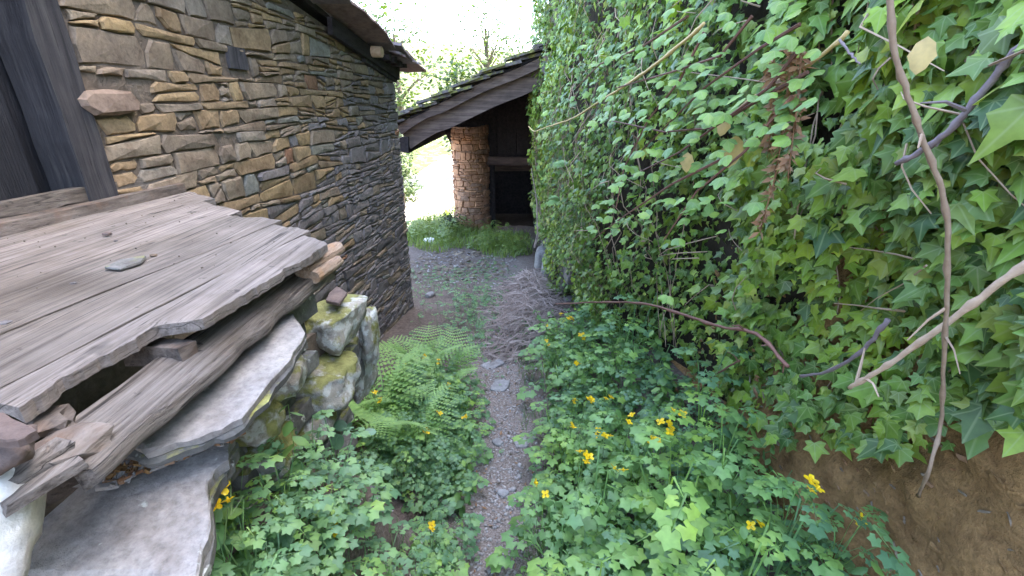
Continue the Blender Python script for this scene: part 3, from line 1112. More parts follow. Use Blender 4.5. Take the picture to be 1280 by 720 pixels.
# loose things lying on the platform and the debris in the corner
def slab(name, pts, th, mat, label, cat, nlay=1, jit=.006, group=None, sub=4, spread=.012, edge_mat=None, tilt=None):
    """slate slab from its top outline (world points), with stacked layers below"""
    cen = sum((Vector(p) for p in pts), Vector((0, 0, 0))) / len(pts)
    root = empty(name, cen - Vector((0, 0, th)), label, cat, group)
    for L in range(nlay):
        ring = []
        n = len(pts)
        for i in range(n):
            a, c = Vector(pts[i]), Vector(pts[(i + 1) % n])
            for k in range(sub):
                p = a.lerp(c, k / sub)
                out = (p - cen); out.z = 0; out.normalize()
                p = p + out * (rnd.uniform(-jit, jit) + (L * spread * rnd.uniform(.2, 1.4) if L else 0))
                ring.append(p)
        m = len(ring)
        lt = th / nlay
        z0 = -L * lt
        top_in = [cen.lerp(p, .955) + Vector((0, 0, z0 + .002 * nz(p.x * 9, p.y * 9, L))) for p in ring]
        top = [p + Vector((0, 0, z0 - .006 * rnd.random())) for p in ring]
        bot = [cen.lerp(p, .985) + Vector((0, 0, z0 - lt * .93)) for p in ring]
        c = cen + Vector((0, 0, z0 + .002))
        vs = top_in + top + bot + [c]
        fs = []
        for i in range(m):
            j = (i + 1) % m
            fs.append((3 * m, i, j)); fs.append((i, m + i, m + j, j)); fs.append((m + i, 2 * m + i, 2 * m + j, m + j))
        fs.append(tuple(range(2 * m, 3 * m))[::-1])
        b = MB(); b.add(vs, fs)
        o = b.build('slate_layer', mat if (L == 0 or edge_mat is None) else edge_mat, root)
        fix_normals(o)
    return root

zc = 1.275
slab('slate_chip', [at_z(131, 333, zc), at_z(150, 324, zc), at_z(183, 319, zc), at_z(176, 327, zc), at_z(150, 335, zc)], .006, M['strata'], 'thin grey slate chip lying flat in the middle of the plank platform', 'slate chip', 1, .002, None, 2)
for k, (px, py, r, mt, lb) in enumerate([(192, 319, .008, 'tan', 'small tan pebble beside the slate chip on the planks'), (134, 292, .012, 'brownslate', 'dark thin flake of stone on the upper planks of the platform'),
                                       (7, 404, .011, 'dslate', 'dark pebble at the left edge of the plank platform'), (145, 301, .005, 'dslate', 'tiny dark crumb near the thin flake on the planks'),
                                       (92, 354, .006, 'dslate', 'small dark crumb left of the slate chip on the planks')]):
    p = at_z(px, py, 1.268)
    o = chunk('pebble', M[mt], None, p + Vector((0, 0, .0)), (r, r * .75, r * .45), k * 3.1, 2, .3)
    tag(o, lb, 'pebble')
crumbs = MB()
for k in range(110):
    s = rnd.uniform(.5, 1.75); t = rnd.uniform(.02, .9) ** 1.3
    if s > 1.85 - .55 * t: continue
    r = rnd.uniform(.0006, .0022)
    c = A(s, t, 1.266 + r * .2)
    crumbs.tube([c, c + Vector((rnd.uniform(-1, 1), rnd.uniform(-1, 1), .1)) * r * 2.2], r, r * .5, 4)
o = crumbs.build('wood_crumbs', M['bark'], None)
tag(o, 'dark crumbs and bark scraps scattered over the platform planks', 'debris', None, 'stuff')

slab('slate_shard', [at_z(-25, 520, 1.29), at_z(4, 514, 1.29), at_z(44, 537, 1.29), at_z(20, 548, 1.29), at_z(-25, 548, 1.29)], .012, M['brownslate'], 'brown slate shard at the bottom left corner, above the dark rounded stone', 'slate shard', 1, .003, None, 3)
o = chunk('rounded_stone', M['brownslate'], None, at_z(-2, 566, 1.24), (.034, .028, .022), 4.4, 3, .25, (0, 0, .6))
tag(o, 'dark brown rounded stone under the slate shard at the platform corner', 'stone')
o = chunk('pale_stone', M['white'], None, at_z(-6, 650, 1.14), (.046, .060, .085), 9.4, 3, .22, (0.1, 0.3, .5))
tag(o, 'stone coloured very pale to look sunlit in the bottom left corner', 'stone')

# slabs under and below the beam
slab('slate_slab', [at_z(366, 392, 1.135), at_z(382, 416, 1.13), at_z(352, 462, 1.125), at_z(302, 522, 1.115), at_z(250, 545, 1.11), at_z(180, 566, 1.11), at_z(150, 550, 1.115), at_z(205, 470, 1.125), at_z(310, 390, 1.13)],
     .03, M['slab'], 'long grey slate slab lying directly beneath the weathered front beam', 'slab', 2, .005, None, 4, .007, M['strata'])
slab('slate_slab', [at_z(20, 720, 1.02), at_z(245, 722, 1.01), at_z(262, 655, 1.02), at_z(258, 600, 1.025), at_z(282, 575, 1.03), at_z(290, 545, 1.035), at_z(272, 540, 1.04), at_z(238, 562, 1.035), at_z(140, 580, 1.035), at_z(40, 630, 1.03)],
     .045, M['slab'], 'broad flat grey slate slab lowest at the bottom left of the platform', 'slab', 2, .006, None, 4, .006, M['strata'])
LB = MB()
for k in range(240):
    px, py = rnd.uniform(130, 300), rnd.uniform(0, 1)
    py = 592 - (px - 130) * .38 + (py - .5) * 38
    q = at_z(px, py, 1.052)
    a = rnd.uniform(0, 6)
    r = rnd.uniform(.003, .010)
    slate_piece(LB, q, Vector((math.cos(a), math.sin(a), rnd.gauss(0, .3))) * r * 1.6, Vector((-math.sin(a), math.cos(a), rnd.gauss(0, .3))) * r * .6, Vector((0, 0, 1)), r * .4, rnd.randrange(3), .25)
tag(LB.build('litter', [M['earth'], M['deadfern'], M['slab']], None), 'leaf litter and slate crumbs lying between the two grey slabs', 'litter', None, 'stuff')
# rubble base carrying the platform
base = empty('dry_stone_base', A(1.1, .8, -.1), 'dry stone base of stacked slate under the front of the platform', 'wall')
rs = MB()
prism(rs, .30, 1.42, .70, .84, -.4, 1.08, .93)
core = rs.build('core', M['mortar'], base)
z = -.15
while z < 1.04:
    h = rnd.uniform(.03, .075)
    s = .34
    while s < 1.40:
        w = rnd.uniform(.10, .26)
        t1 = .875 + rnd.uniform(-.02, .03)
        if not (s + w / 2 > 1.20 and z > .80) and not (s < .95 and z > .90):
            sb = MB()
            pl = [(s + .004, z + .003), (s + w * .5, z + rnd.uniform(0, .006)), (s + w - .004, z + .003), (s + w, z + h * .5), (s + w - .006, z + h - .003), (s + w * .5, z + h - rnd.uniform(0, .008)), (s + .006, z + h - .003), (s, z + h * .5)]
            stone_shape(sb, pl, lambda u, v, t, q=t1: A(u, q + t, v), .12, 0.0)
            sb.build('stone', M['strata'], core)
        s += w
    z += h

# mossy stones at the end of the platform
def mossy(px, py, z, ext, seed, label, rot=(0, 0, 0), flat=None, mat='mossy'):
    o = chunk('mossy_stone', M[mat], None, at_z(px, py, z), ext, seed, 4, .34, rot, flat)
    tag(o, label, 'stone')
    return o
mossy(418, 402, .92, (.085, .135, .085), 1.7, 'large pale mossy block topmost at the platform end, carrying a slate chip', (0, .06, -.15), .55)
mossy(405, 470, .80, (.105, .13, .075), 5.2, 'white-lichened mossy stone in the middle of the stone stack', (0, .12, .2), .6)
mossy(375, 525, .70, (.105, .11, .065), 8.4, 'olive mossy stone lowest in the stack beside the round pennywort leaves', (.1, .1, .1), .7)
mossy(448, 450, .66, (.05, .10, .17), 3.3, 'upright grey lichened stone on the right side of the stone stack', (0, -.05, -.1), None)
mossy(345, 430, .93, (.06, .06, .045), 6.6, 'small mossy stone wedged between slate slab and mossy block', (0, 0, .3), .7)
mossy(352, 470, .96, (.06, .085, .05), 14.1, 'flat mossy stone under the right edge of the long slate slab', (0, .1, .3), .6)
mossy(318, 520, .92, (.06, .075, .05), 17.7, 'grey green stone between the two slate slabs at their right ends', (0, 0, .5), .6)
mossy(335, 560, .80, (.07, .08, .06), 19.9, 'mossy stone half buried in leaves beside the broad slate slab', (0, 0, .2), .6)
mossy(462, 420, .78, (.035, .07, .12), 11.3, 'narrow lichened stone behind the right edge of the mossy block', (0, 0, 0), None)
o = slab('slate_chip', [at_z(407, 375, 1.01), at_z(411, 366, 1.01), at_z(421, 358, 1.01), at_z(434, 365, 1.015), at_z(424, 379, 1.01)], .012, M['brownslate'], 'pinkish triangular slate chip on top of the mossy block', 'slate chip', 1, .002, None, 2)

# ---------------------------------------------------------------- right hand wall and added tall house that shades the lane
YS = np.arange(-3, 11.01, .5)
def strip_wall(b, off0, off1, z0f, z1, ys, mi=0):
    vs, fs = [], []
    for y in ys:
        x = xw(y)
        z0 = z0f(y)
        vs += [(x + off0, y, z0), (x + off1, y, z0), (x + off1, y, z1), (x + off0, y, z1)]
    for i in range(len(ys) - 1):
        for j in range(4):
            fs.append((i * 4 + j, i * 4 + (j + 1) % 4, i * 4 + 4 + (j + 1) % 4, i * 4 + 4 + j))
    n = len(ys) - 1
    fs += [(3, 2, 1, 0), (n * 4, n * 4 + 1, n * 4 + 2, n * 4 + 3)]
    b.add(vs, fs, mi)
rw = empty('retaining_wall', (xw(4) + .3, 4, -.5), 'rough stone wall behind the ivy on the right of the lane', 'wall')
b = MB()
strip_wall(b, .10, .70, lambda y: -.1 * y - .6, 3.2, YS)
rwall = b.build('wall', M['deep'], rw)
fix_normals(rwall)
# bare stones at its far foot, left clear of leaves
for k in range(46):
    y = rnd.uniform(4.6, 7.6); z = -.1 * y + rnd.uniform(-.02, .55)
    sb = MB()
    w, h = rnd.uniform(.06, .16), rnd.uniform(.03, .06)
    pl = [(y - w, z - h), (y, z - h * 1.1), (y + w, z - h), (y + w * 1.04, z), (y + w, z + h), (y, z + h * 1.1), (y - w, z + h), (y - w * 1.04, z)]
    stone_shape(sb, pl, lambda u, v, t, q=rnd.uniform(.02, .06): Vector((xw(u) - q - t, u, v)), .1, 0.02)
    o = sb.build('stone', M['slate' if k % 3 else 'green'], rwall)
    fix_normals(o)
th = empty('added_shade_house', (3.0, 6, 0), 'unseen tall house added behind the ivied wall to shade the lane', 'house')  # added out of view; height and length shaped to block the sun
b = MB()
ys2 = np.arange(1.5, 10.6, .5)
strip_wall(b, .36, 5.5, lambda y: -.5, 6.2, ys2)
tw = b.build('wall', stone_mat('house_rubble', [(0.2, 0.17, 0.14), (0.26, 0.22, 0.18)]), th)
fix_normals(tw)
b = MB()
vs = [(xw(1.5) + .1, 1.3, 6.21), (xw(11) + .1, 10.6, 6.21), (6.4, 10.6, 6.21), (6.4, 1.3, 6.21), (3.6, 1.3, 7.8), (3.6, 10.6, 7.8)]
b.add(vs, [(0, 4, 5, 1), (4, 3, 2, 5), (0, 3, 4), (1, 5, 2), (0, 1, 2, 3)])
fix_normals(b.build('roof', M['roofslate'], th))

# brown earth bank under the ivy
def earth_bank():
    ys = np.arange(-.6, 3.3, .022)
    us = np.linspace(0, 1, 64)
    V, F = [], []
    for y in ys:
        k = 1 - sstep(1.55, 2.1, y)
        for u in us:
            z = gz(xw(y) - .25, y) - .08 + u * (1.55 * k + .12)
            x = xw(y) - .20 * (1 - u) ** 2.2 + .09 * u + .04 * nz(y * 2.2, z * 2.2) + .03 * nz(y * 6, z * 6, 2) + .018 * nz(y * 15, z * 13, 2) + .010 * nz(y * 38, z * 30, 5) - .03 * max(0, nz(y * 4, z * 9, 7)) 
            V.append((x, y, z))
    m = len(us)
    ii = np.arange(len(V)).reshape(len(ys), m)
    F = np.stack([ii[:-1, :-1], ii[1:, :-1], ii[1:, 1:], ii[:-1, 1:]], -1).reshape(-1, 4)
    o = bpy.data.objects.new('earth_bank', np_mesh('earth_bank', np.array(V), F, M['earth'], smooth=True))
    COL.objects.link(o)
    o['kind'] = 'structure'
earth_bank()
EB = MB()
for k in range(900):
    y = rnd.uniform(.3, 2.3); u = rnd.random() ** 1.5
    z = gz(xw(y) - .25, y) - .06 + u * 1.0
    x = xw(y) - .20 * (1 - min(1, u * .62)) ** 2.2 + .055 * u + .04 * nz(y * 2.2, z * 2.2) + .03 * nz(y * 6, z * 6, 2)
    r = rnd.uniform(.003, .011) * (1.8 if rnd.random() < .08 else 1)
    slate_piece(EB, Vector((x - .004, y, z)), Vector((rnd.gauss(0, .3), 1, rnd.gauss(0, .4))) * r, Vector((-.3, rnd.gauss(0, .4), 1)) * r * rnd.uniform(.4, .9), Vector((-1, 0, .2)), r * .5, rnd.randrange(4), .25)
tag(EB.build('bank_stones', [M['earth'], M['earth'], M['tan'], M['deadfern']], None), 'small stones and clods stuck in the bare brown earth bank', 'stones', None, 'stuff')

# ---------------------------------------------------------------- leaf templates
def fan(outline, cen, zc=.03, fold=.12, droop=.10):
    pts = [(0, 0)] 
    V = [(cen[0], cen[1], zc)] + [(x, y, -fold * abs(x) - droop * max(0, y) ** 2 + zc * .5) for x, y in outline]
    n = len(outline)
    F = [(0, 1 + i, 1 + (i + 1) % n) for i in range(n)]
    V = np.array(V, float)
    return V, np.array(F), V[:, :2].copy()

IVY = [fan([(0, 0), (.20, -.14), (.44, -.06), (.34, .14), (.56, .40), (.25, .46), (0, 1.0), (-.25, .46), (-.56, .40), (-.34, .14), (-.44, -.06), (-.20, -.14)], (0, .3)),
       fan([(0, 0), (.24, -.10), (.50, .04), (.40, .22), (.52, .50), (.22, .56), (.02, .92), (-.20, .55), (-.46, .52), (-.38, .22), (-.50, .06), (-.22, -.12)], (0, .3), .05, .2, .06),
       fan([(0, 0), (.16, -.10), (.33, -.04), (.30, .18), (.40, .34), (.18, .50), (0, 1.1), (-.20, .50), (-.42, .36), (-.30, .16), (-.36, -.05), (-.18, -.12)], (0, .3), .02, .08, .2)]

def bend(t, curl, twist, asym):
    V = t[0].copy()
    x, y = t[0][:, 0], t[0][:, 1]
    V[:, 0] = x * (1 + asym * np.sign(x)) + .08 * asym * y
    V[:, 2] = t[0][:, 2] - curl * (y - .3) ** 2 + twist * x * y - .35 * curl * x * x
    return V, t[1], t[2]
IVY += [bend(IVY[0], .35, .35, .12), bend(IVY[1], -.25, -.3, -.15), bend(IVY[2], .5, -.5, .2), bend(IVY[0], -.2, .6, -.1)]
def serr(n, w, pw=1.0):
    right = []
    for i in range(1, n):
        u = i / n
        ww = w * math.sin(PI * u ** pw) ** .8
        right.append((ww * (1.0 if i % 2 else .84), u))
    return [(0, 0)] + right + [(0, 1)] + [(-x, y) for x, y in right[::-1]]
BRAM = fan(serr(8, .36, .8), (0, .45), .02, .18, .16)
OVAL = fan(serr(6, .34, .9), (0, .45), .02, .15, .14)

def rot_z(a):
    c, s = math.cos(a), math.sin(a)
    return np.array([[c, -s, 0], [s, c, 0], [0, 0, 1.]])

def frame(normal, tip, size, pos):
    """3x4 matrix placing a leaf: local z = normal, local y = tip"""
    n = Vector(normal).normalized()
    t = Vector(tip) - n * Vector(tip).dot(n)
    if t.length < 1e-5: t = n.orthogonal()
    t.normalize()
    x = t.cross(n)
    m = np.zeros((3, 4))
    m[:, 0] = np.array(x) * size
    m[:, 1] = np.array(t) * size
    m[:, 2] = np.array(n) * size
    m[:, 3] = pos
    return m

def m4(m):
    return Matrix([list(m[0]), list(m[1]), list(m[2]), [0, 0, 0, 1]])

def split_big(name, root, tmpls, items, mat, limit, partname='leaf', restname='foliage'):
    """items: (template index, 3x4). The largest in view become parts, the rest one stuff part"""
    sz = []
    for k, m in items:
        c = m[:, 3]
        q = project(c)
        s_ = np.linalg.norm(m[:, 0])
        if q is None or not (-30 < q[0] < 1310 and -10 < q[1] < 730):
            sz.append(0)
        else:
            d = Vector(EYE) - Vector(c)
            f = abs(Vector(m[:, 2]).normalized().dot(d.normalized()))
            sz.append(s_ / q[2] * (.3 + f))
    order = np.argsort(-np.array(sz))
    mes = [np_mesh(name + '_' + partname, t[0], t[1], mat, t[2]) for t in tmpls]
    org = Matrix.Translation(-world_origin(root))
    for i in order[:limit]:
        k, m = items[i]
        o = bpy.data.objects.new(partname, mes[k])
        COL.objects.link(o)
        o.parent = root
        o.matrix_local = org @ m4(m)
    V_, F_, U_ = [], [], []
    off = 0
    wo_ = np.array(world_origin(root))
    for k, t in enumerate(tmpls):
        ms = [items[i][1] for i in order[limit:] if items[i][0] == k]
        if not ms: continue
        ms = np.array(ms)
        h = np.c_[t[0], np.ones(len(t[0]))]
        V = np.einsum('nij,kj->nki', ms, h).reshape(-1, 3) - wo_
        F = (t[1][None] + (np.arange(len(ms)) * len(t[0]))[:, None, None]).reshape(-1, 3) + off
        V_.append(V); F_.append(F); U_.append(np.tile(t[2], (len(ms), 1)))
        off += len(V)
    if V_:
        o = bpy.data.objects.new(restname, np_mesh(name + '_' + restname, np.concatenate(V_), np.concatenate(F_), mat, np.concatenate(U_)))
        COL.objects.link(o)
        o.parent = root
        o['kind'] = 'stuff'

# ---------------------------------------------------------------- ivy
def ivy_bottom(y):
    if y < 1.75:
        return .02 + (1.75 - y) * .98 + .14 * nz(y * 5, 3.3)
    return gz(xw(y) - .2, y) + .02 + .2 * (1 - sstep(1.75, 2.2, y)) + (.30 * sstep(4.9, 5.8, y))

def ivy_off(y, z):       # how far the leaf surface stands off the wall line
    k = .10 + .13 * sstep(.0, 1.1, z + .1 * y) 
    k += .17 * nz(y * 1.25, z * 1.1, 4.2) + .13 * nz(y * 3.3, z * 2.7, 1.2) + .05 * nz(y * 8, z * 7, 3.2)
    k -= .30 * math.exp(-((y - 2.45) / .42) ** 2) * sstep(1.9, .9, z)      # a dark recess
    return k

ivy = empty('ivy', (xw(3) + .05, 3, gz(xw(3), 3)), 'dense green ivy curtain covering the whole right hand wall', 'ivy')
items = []
n_try = 40000
for i in range(n_try):
    y = .15 + 7.2 * rnd.random() ** 1.25
    zb = ivy_bottom(y)
    z = zb + (3.25 - zb) * rnd.random()
    hole = nz(y * 2.0, z * 2.0, 9.1) + .6 * nz(y * 5, z * 5, 2.2)
    if rnd.random() < .22 * math.exp(-((y - 2.45) / .42) ** 2) * sstep(1.7, .9, z): continue
    if hole < -.33 and rnd.random() < .85 and (y > 1.9 or z > zb + .75): continue
    o_ = ivy_off(y, z) - (rnd.random() ** 1.6) * .20
    # the curtain thins out towards its hem
    if z - zb < .08 and rnd.random() < .35: continue
    x = xw(y) - o_
    sz = min(.105, .050 * math.exp(rnd.gauss(0, .32))) * (1.08 if y < 1.6 else 1.0 - .22 * sstep(1.8, 3.2, y))
    nrm = Vector((-1, rnd.gauss(-.25, .6), rnd.gauss(.55, .55)))
    tip = Vector((rnd.gauss(-.15, .3), rnd.gauss(0, .5), -1))
    items.append((rnd.randrange(len(IVY)), frame(nrm, tip, sz, (x, y, z))))
split_big('ivy', ivy, IVY, items, M['ivy'], 300)
# woody runners of the ivy
sb = MB()
for k in range(80):
    y = rnd.uniform(.3, 6.5)
    if 1.8 < y < 3.2 and rnd.random() < .8: continue
    z = 3.0
    pts = []
    zb = ivy_bottom(y) + .03
    st = rnd.uniform(.4, 1.0) * (3 - zb)
    z = zb + st
    dy = rnd.uniform(-.06, .06)
    while z > max(zb, ivy_bottom(y) + .10):
        pts.append((xw(y) - max(.02, ivy_off(y, z) - rnd.uniform(.05, .12)), y, z))
        z -= .12
        y += dy + rnd.uniform(-.03, .03)
    if len(pts) > 2:
        sb.tube(pts, .0045, .002, 4)
for k in range(70):
    y = rnd.uniform(.95, 5.0); z = rnd.uniform(max(ivy_bottom(y) + .35, .6), 2.6)
    d = Vector((0, rnd.gauss(0, .22), rnd.gauss(-.12, .18)))
    pts = []
    for u in (0, .33, .66, 1):
        yy, zz = y + d.y * u, z + d.z * u
        pts.append((xw(yy) - ivy_off(yy, zz) - .01 - .03 * math.sin(u * 3) + rnd.uniform(-.008, .008), yy, zz))
    sb.tube(pts, rnd.uniform(.002, .004), .0015, 4)
o = sb.build('runners', M['tanvine'], ivy)
o['kind'] = 'stuff'

# ---------------------------------------------------------------- bramble with larger, paler leaves
bram = empty('bramble', ivy_hit(860, 250, .3), 'pale green bramble arching out of the ivy at the upper right', 'bramble')
cane_paths = [[(1000, 60), (960, 110), (905, 150), (850, 190), (790, 220)], [(1010, 90), (940, 130), (890, 160), (830, 165), (760, 150)],
              [(880, 40), (850, 100), (810, 150), (780, 210), (770, 260)], [(940, 20), (900, 70), (840, 90), (770, 110)],
              [(1000, 30), (950, 60), (880, 110), (800, 190)], [(900, 200), (840, 230), (780, 270), (740, 300)], [(860, 20), (800, 60), (750, 80), (720, 110)], [(990, 120), (930, 190), (870, 240), (830, 300)]]
items = []
for q in cane_paths:
    sb = MB()
    pts = [ivy_hit(px, py, .42 + .03 * k) for k, (px, py) in enumerate(q)]
    sb.tube(pts, .006, .003, 5)
    sb.build('cane', M['redcane'], bram)
    for k in range(30):
        a = rnd.random() * (len(pts) - 1)
        i = int(a)
        p = pts[i].lerp(pts[i + 1], a - i) + Vector((rnd.gauss(0, .05), rnd.gauss(0, .10), rnd.gauss(0, .10)))
        out = Vector((rnd.gauss(-.6, .4), rnd.gauss(-.2, .5), rnd.gauss(-.3, .4)))
        nr = Vector((rnd.gauss(-.5, .3), rnd.gauss(-.3, .4), 1))
        for dv in (0, .9, -.9):
            t = Matrix.Rotation(dv, 3, 'Z') @ out
            items.append((0, frame(nr, t, rnd.uniform(.036, .060) * (1 if dv == 0 else .8), p)))
split_big('bramble', bram, [BRAM], items, M['bramble'], 290)

# yellow dead leaves
for px, py, sz, lb in [(918, 190, .115, 'large yellow dead leaf hanging below the bramble'), (907, 158, .075, 'small yellow dead leaf just above the large dead leaf'),
                       (858, 203, .085, 'pale curled dead leaf left of the yellow leaves'), (1153, 70, .075, 'pale yellow leaf at the top beside the bare vine')]:
    p = ivy_hit(px, py, .40)
    me = np_mesh('dead_leaf', OVAL[0] * sz, OVAL[1], M['deadleaf'], OVAL[2])
    o = bpy.data.objects.new('dead_leaf', me)
    COL.objects.link(o)
    nr = (EYE - p).normalized() + Vector((0, 0, .3))
    o.matrix_world = m4(frame(nr, (rnd.uniform(-.3, .3), .1, -1), 1.0, p + Vector((0, 0, sz * .5))))
    tag(o, lb, 'dead leaf')

# ---------------------------------------------------------------- bare stems and sticks
def stick(name, pts, r0, r1, mat, label, cat, n=7, wob=.004, sub=6, side=0):
    P = []
    pts = [Vector(p) for p in pts]
    for i in range(len(pts) - 1):
        p0 = pts[max(i - 1, 0)]; p1 = pts[i]; p2 = pts[i + 1]; p3 = pts[min(i + 2, len(pts) - 1)]
        for k in range(sub):
            u = k / sub
            q = .5 * ((2 * p1) + (p2 - p0) * u + (2 * p0 - 5 * p1 + 4 * p2 - p3) * u * u + (3 * p1 - p0 - 3 * p2 + p3) * u ** 3)
            P.append(q + Vector((rnd.uniform(-wob, wob), rnd.uniform(-wob, wob), rnd.uniform(-wob, wob))) * .5)
    P.append(pts[-1])
    root = empty(name, pts[0], label, cat)
    b = MB()
    b.tube(P, r0, r1, n)
    # knots and flutes: swell rings of the tube here and there
    kk = len(P)
    for i in range(kk):
        f = 1 + .22 * nz(i * .9, r0 * 900) + (.40 if i % 5 == 2 else 0)
        for j in range(n):
            q = P[i] + (Vector(b.v[i * n + j]) - P[i]) * f * (1 + .12 * nz(i * 1.7, j * 1.3))
            b.v[i * n + j] = tuple(q)
    b.build('stem', mat, root, True)
    for k in range(side):
        i = rnd.randrange(1, len(P) - 1)
        d = Vector((rnd.gauss(-.3, .6), rnd.gauss(0, .7), rnd.gauss(0, .6))).normalized() * rnd.uniform(.04, .10)
        b = MB(); b.tube([P[i], P[i] + d * .5 + Vector((0, 0, .01)), P[i] + d], r1 * .8, r1 * .3, 4)
        b.build('side_twig', mat, root)
    return root

def ih(lst, off):
    return [ivy_hit(px, py, off) for px, py in lst]
stick('bare_cane', ih([(880, 30), (845, 60), (800, 95), (755, 123), (715, 148), (680, 160), (668, 164), (661, 158)], .50), .007, .0035, M['straw'], 'straw yellow bare cane arching out to the left over the ivy', 'cane', side=0)
vine = [Vector((xw(1.0) - .05, 1.0, 3.0)), at_y(1106, -190, .86), at_y(1108, -110, .81), at_y(1112, -30, .80), at_y(1118, 58, .80), at_y(1138, 130, .80), at_y(1160, 190, .80), at_y(1183, 262, .80), at_y(1184, 350, .82), at_y(1180, 450, .86), at_y(1176, 530, .92), ivy_hit(1160, 590, .26), ivy_hit(1148, 620, .12)]
stick('hanging_vine', vine, .0046, .0040, M['tanvine'], 'long bare tan vine hanging down in front of the ivy and earth bank', 'vine', wob=.0022, side=4)
stick('dry_stick', [at_y(1330, 300, .80), at_y(1282, 330, .82), at_y(1215, 380, .86), at_y(1140, 435, .92), at_y(1095, 465, .97), at_y(1062, 485, 1.02)], .0075, .0055, M['tanvine'], 'straight pale stick slanting across the hanging vine', 'stick', wob=.003, side=2)
stick('bramble_cane', ih([(695, 380), (750, 378), (800, 379), (850, 392), (900, 408), (945, 417), (985, 458)], .42), .006, .006, M['redcane'], 'thin reddish cane arching sideways low across the ivy', 'cane', wob=.005, side=3)
stick('bramble_cane', ih([(1300, 40), (1262, 72), (1220, 125), (1190, 160), (1150, 190), (1120, 205)], .34), .008, .006, M['greycane'], 'purplish grey cane slanting down to the vine at the upper right', 'cane', wob=.004, side=3)
stick('bramble_cane', ih([(1110, 400), (1080, 435), (1040, 462), (1000, 470)], .32), .006, .004, M['greycane'], 'short dark purplish cane among ivy leaves at lower right', 'cane', wob=.005)
stick('curled_stick', [at_y(1205, 592, 1.08), at_y(1225, 601, 1.06), at_y(1250, 606, 1.04), at_y(1300, 607, 1.0)], .004, .007, M['twig'], 'curved pale stick on the earth at the bottom right corner', 'stick', wob=.003)
stick('broken_cane', ih([(870, 500), (882, 478), (905, 462), (925, 450)], .20), .005, .004, M['redcane'], 'short red brown broken cane in the dark hollow under the ivy', 'cane', side=2)
stick('dry_cane', ih([(1060, 40), (1020, 75), (975, 100), (930, 130), (905, 155)], .36), .006, .004, M['straw'], 'dry yellowish cane leaning above the brown dead fern', 'cane', side=2)
stick('pale_twig', ih([(1050, 50), (1062, 66), (1075, 80)], .40), .0035, .002, M['greycane'], 'short pale twig at the top right above the leaves', 'twig')
stick('dark_shoot', [ray_h(690, 560, .02), ray_h(686, 520, .16), ray_h(680, 470, .32), ray_h(676, 440, .42)], .003, .002, M['bark'], 'thin dark leafless shoot rising at the right edge of the path', 'shoot')

# brown dead fern hanging in the ivy
dfern = empty('dead_fern', ivy_hit(985, 60, .36), 'rusty brown withered fern hanging in front of the ivy', 'fern')
for q in ([(992, 55), (985, 110), (978, 170), (968, 225), (950, 290)], [(1002, 58), (998, 120), (990, 180), (985, 220)], [(965, 70), (968, 130), (960, 190)]):
    pts = ih(q, .40)
    b = MB(); b.tube(pts, .004, .002, 5)
    fr = b.build('stem', M['deadfern'], dfern)
    b = MB()
    for k in range(170):
        a = rnd.random() * (len(pts) - 1)
        i = int(a)
        p = pts[i].lerp(pts[i + 1], a - i)
        d = Vector((rnd.gauss(-.2, .6), rnd.gauss(0, .7), rnd.gauss(-.5, .5))).normalized() * rnd.uniform(.015, .05)
        s_ = d.orthogonal().normalized() * rnd.uniform(.003, .008)
        b.add([p, p + d * .5 + s_, p + d, p + d * .5 - s_ + Vector((0, 0, .006))], [(0, 1, 2), (0, 2, 3)])
    b.build('leaflets', M['deadfern'], fr)['kind'] = 'stuff'

# dry stems at the shed corner
b = MB()
dst = empty('dry_shrub', at_y(672, 300, 7.2), 'leafless dry shrub stems at the corner of the shed doorway', 'shrub')
for q in ([(668, 310), (676, 270), (672, 220), (668, 190)], [(668, 310), (684, 262), (690, 240), (712, 225)], [(668, 308), (678, 268), (698, 235)], [(672, 300), (671, 250), (664, 210)], [(676, 270), (669, 245), (664, 240)]):
    b = MB(); b.tube([at_y(px, py, 6.3 - .05 * k) for k, (px, py) in enumerate(q)], .012, .006, 5)
    b.build('stem', M['twig'], dst)
b = MB()
c = at_y(655, 296, 8.6)
for k in range(60):
    d = Vector((rnd.gauss(0, .10), rnd.gauss(0, .10), rnd.uniform(.02, .16)))
    s_ = Vector((rnd.uniform(-.02, .02), rnd.uniform(-.02, .02), .0))
    p = c + Vector((rnd.uniform(-.12, .12), rnd.uniform(-.1, .1), -.1))
    b.add([p - s_, p + s_, p + d], [(0, 1, 2)])
tag(b.build('dead_fern', M['deadfern'], None), 'clump of rust red dead fern at the foot of the shed doorway', 'fern')

# ---------------------------------------------------------------- the lean-to shed
shed = empty('lean_to_shed', (-.5, 8.5, -.85), 'low slate roofed lean-to shed with a round stone pillar at the end of the lane', 'shed')
RX0, RX1, RY0, RY1 = -1.52, .72, 6.4, 10.9
RZ0, RZ1 = 1.30, 2.28
def rz(x): return RZ0 + (RZ1 - RZ0) * (x - RX0) / (RX1 - RX0)
sl = Vector((RX1 - RX0, 0, RZ1 - RZ0)).normalized()
sn = Vector((-sl.z, 0, sl.x))
b = MB()
vs = []
for h in (0, .03):
    for (x, y) in ((RX0, RY0), (RX1, RY0), (RX1, RY1), (RX0, RY1)):
        vs.append(Vector((x, y, rz(x))) + sn * h)
b.add(vs, [(3, 2, 1, 0), (4, 5, 6, 7), (0, 1, 5, 4), (1, 2, 6, 5), (2, 3, 7, 6), (3, 0, 4, 7)])
sroof = b.build('roof', M['sheddark'], shed)
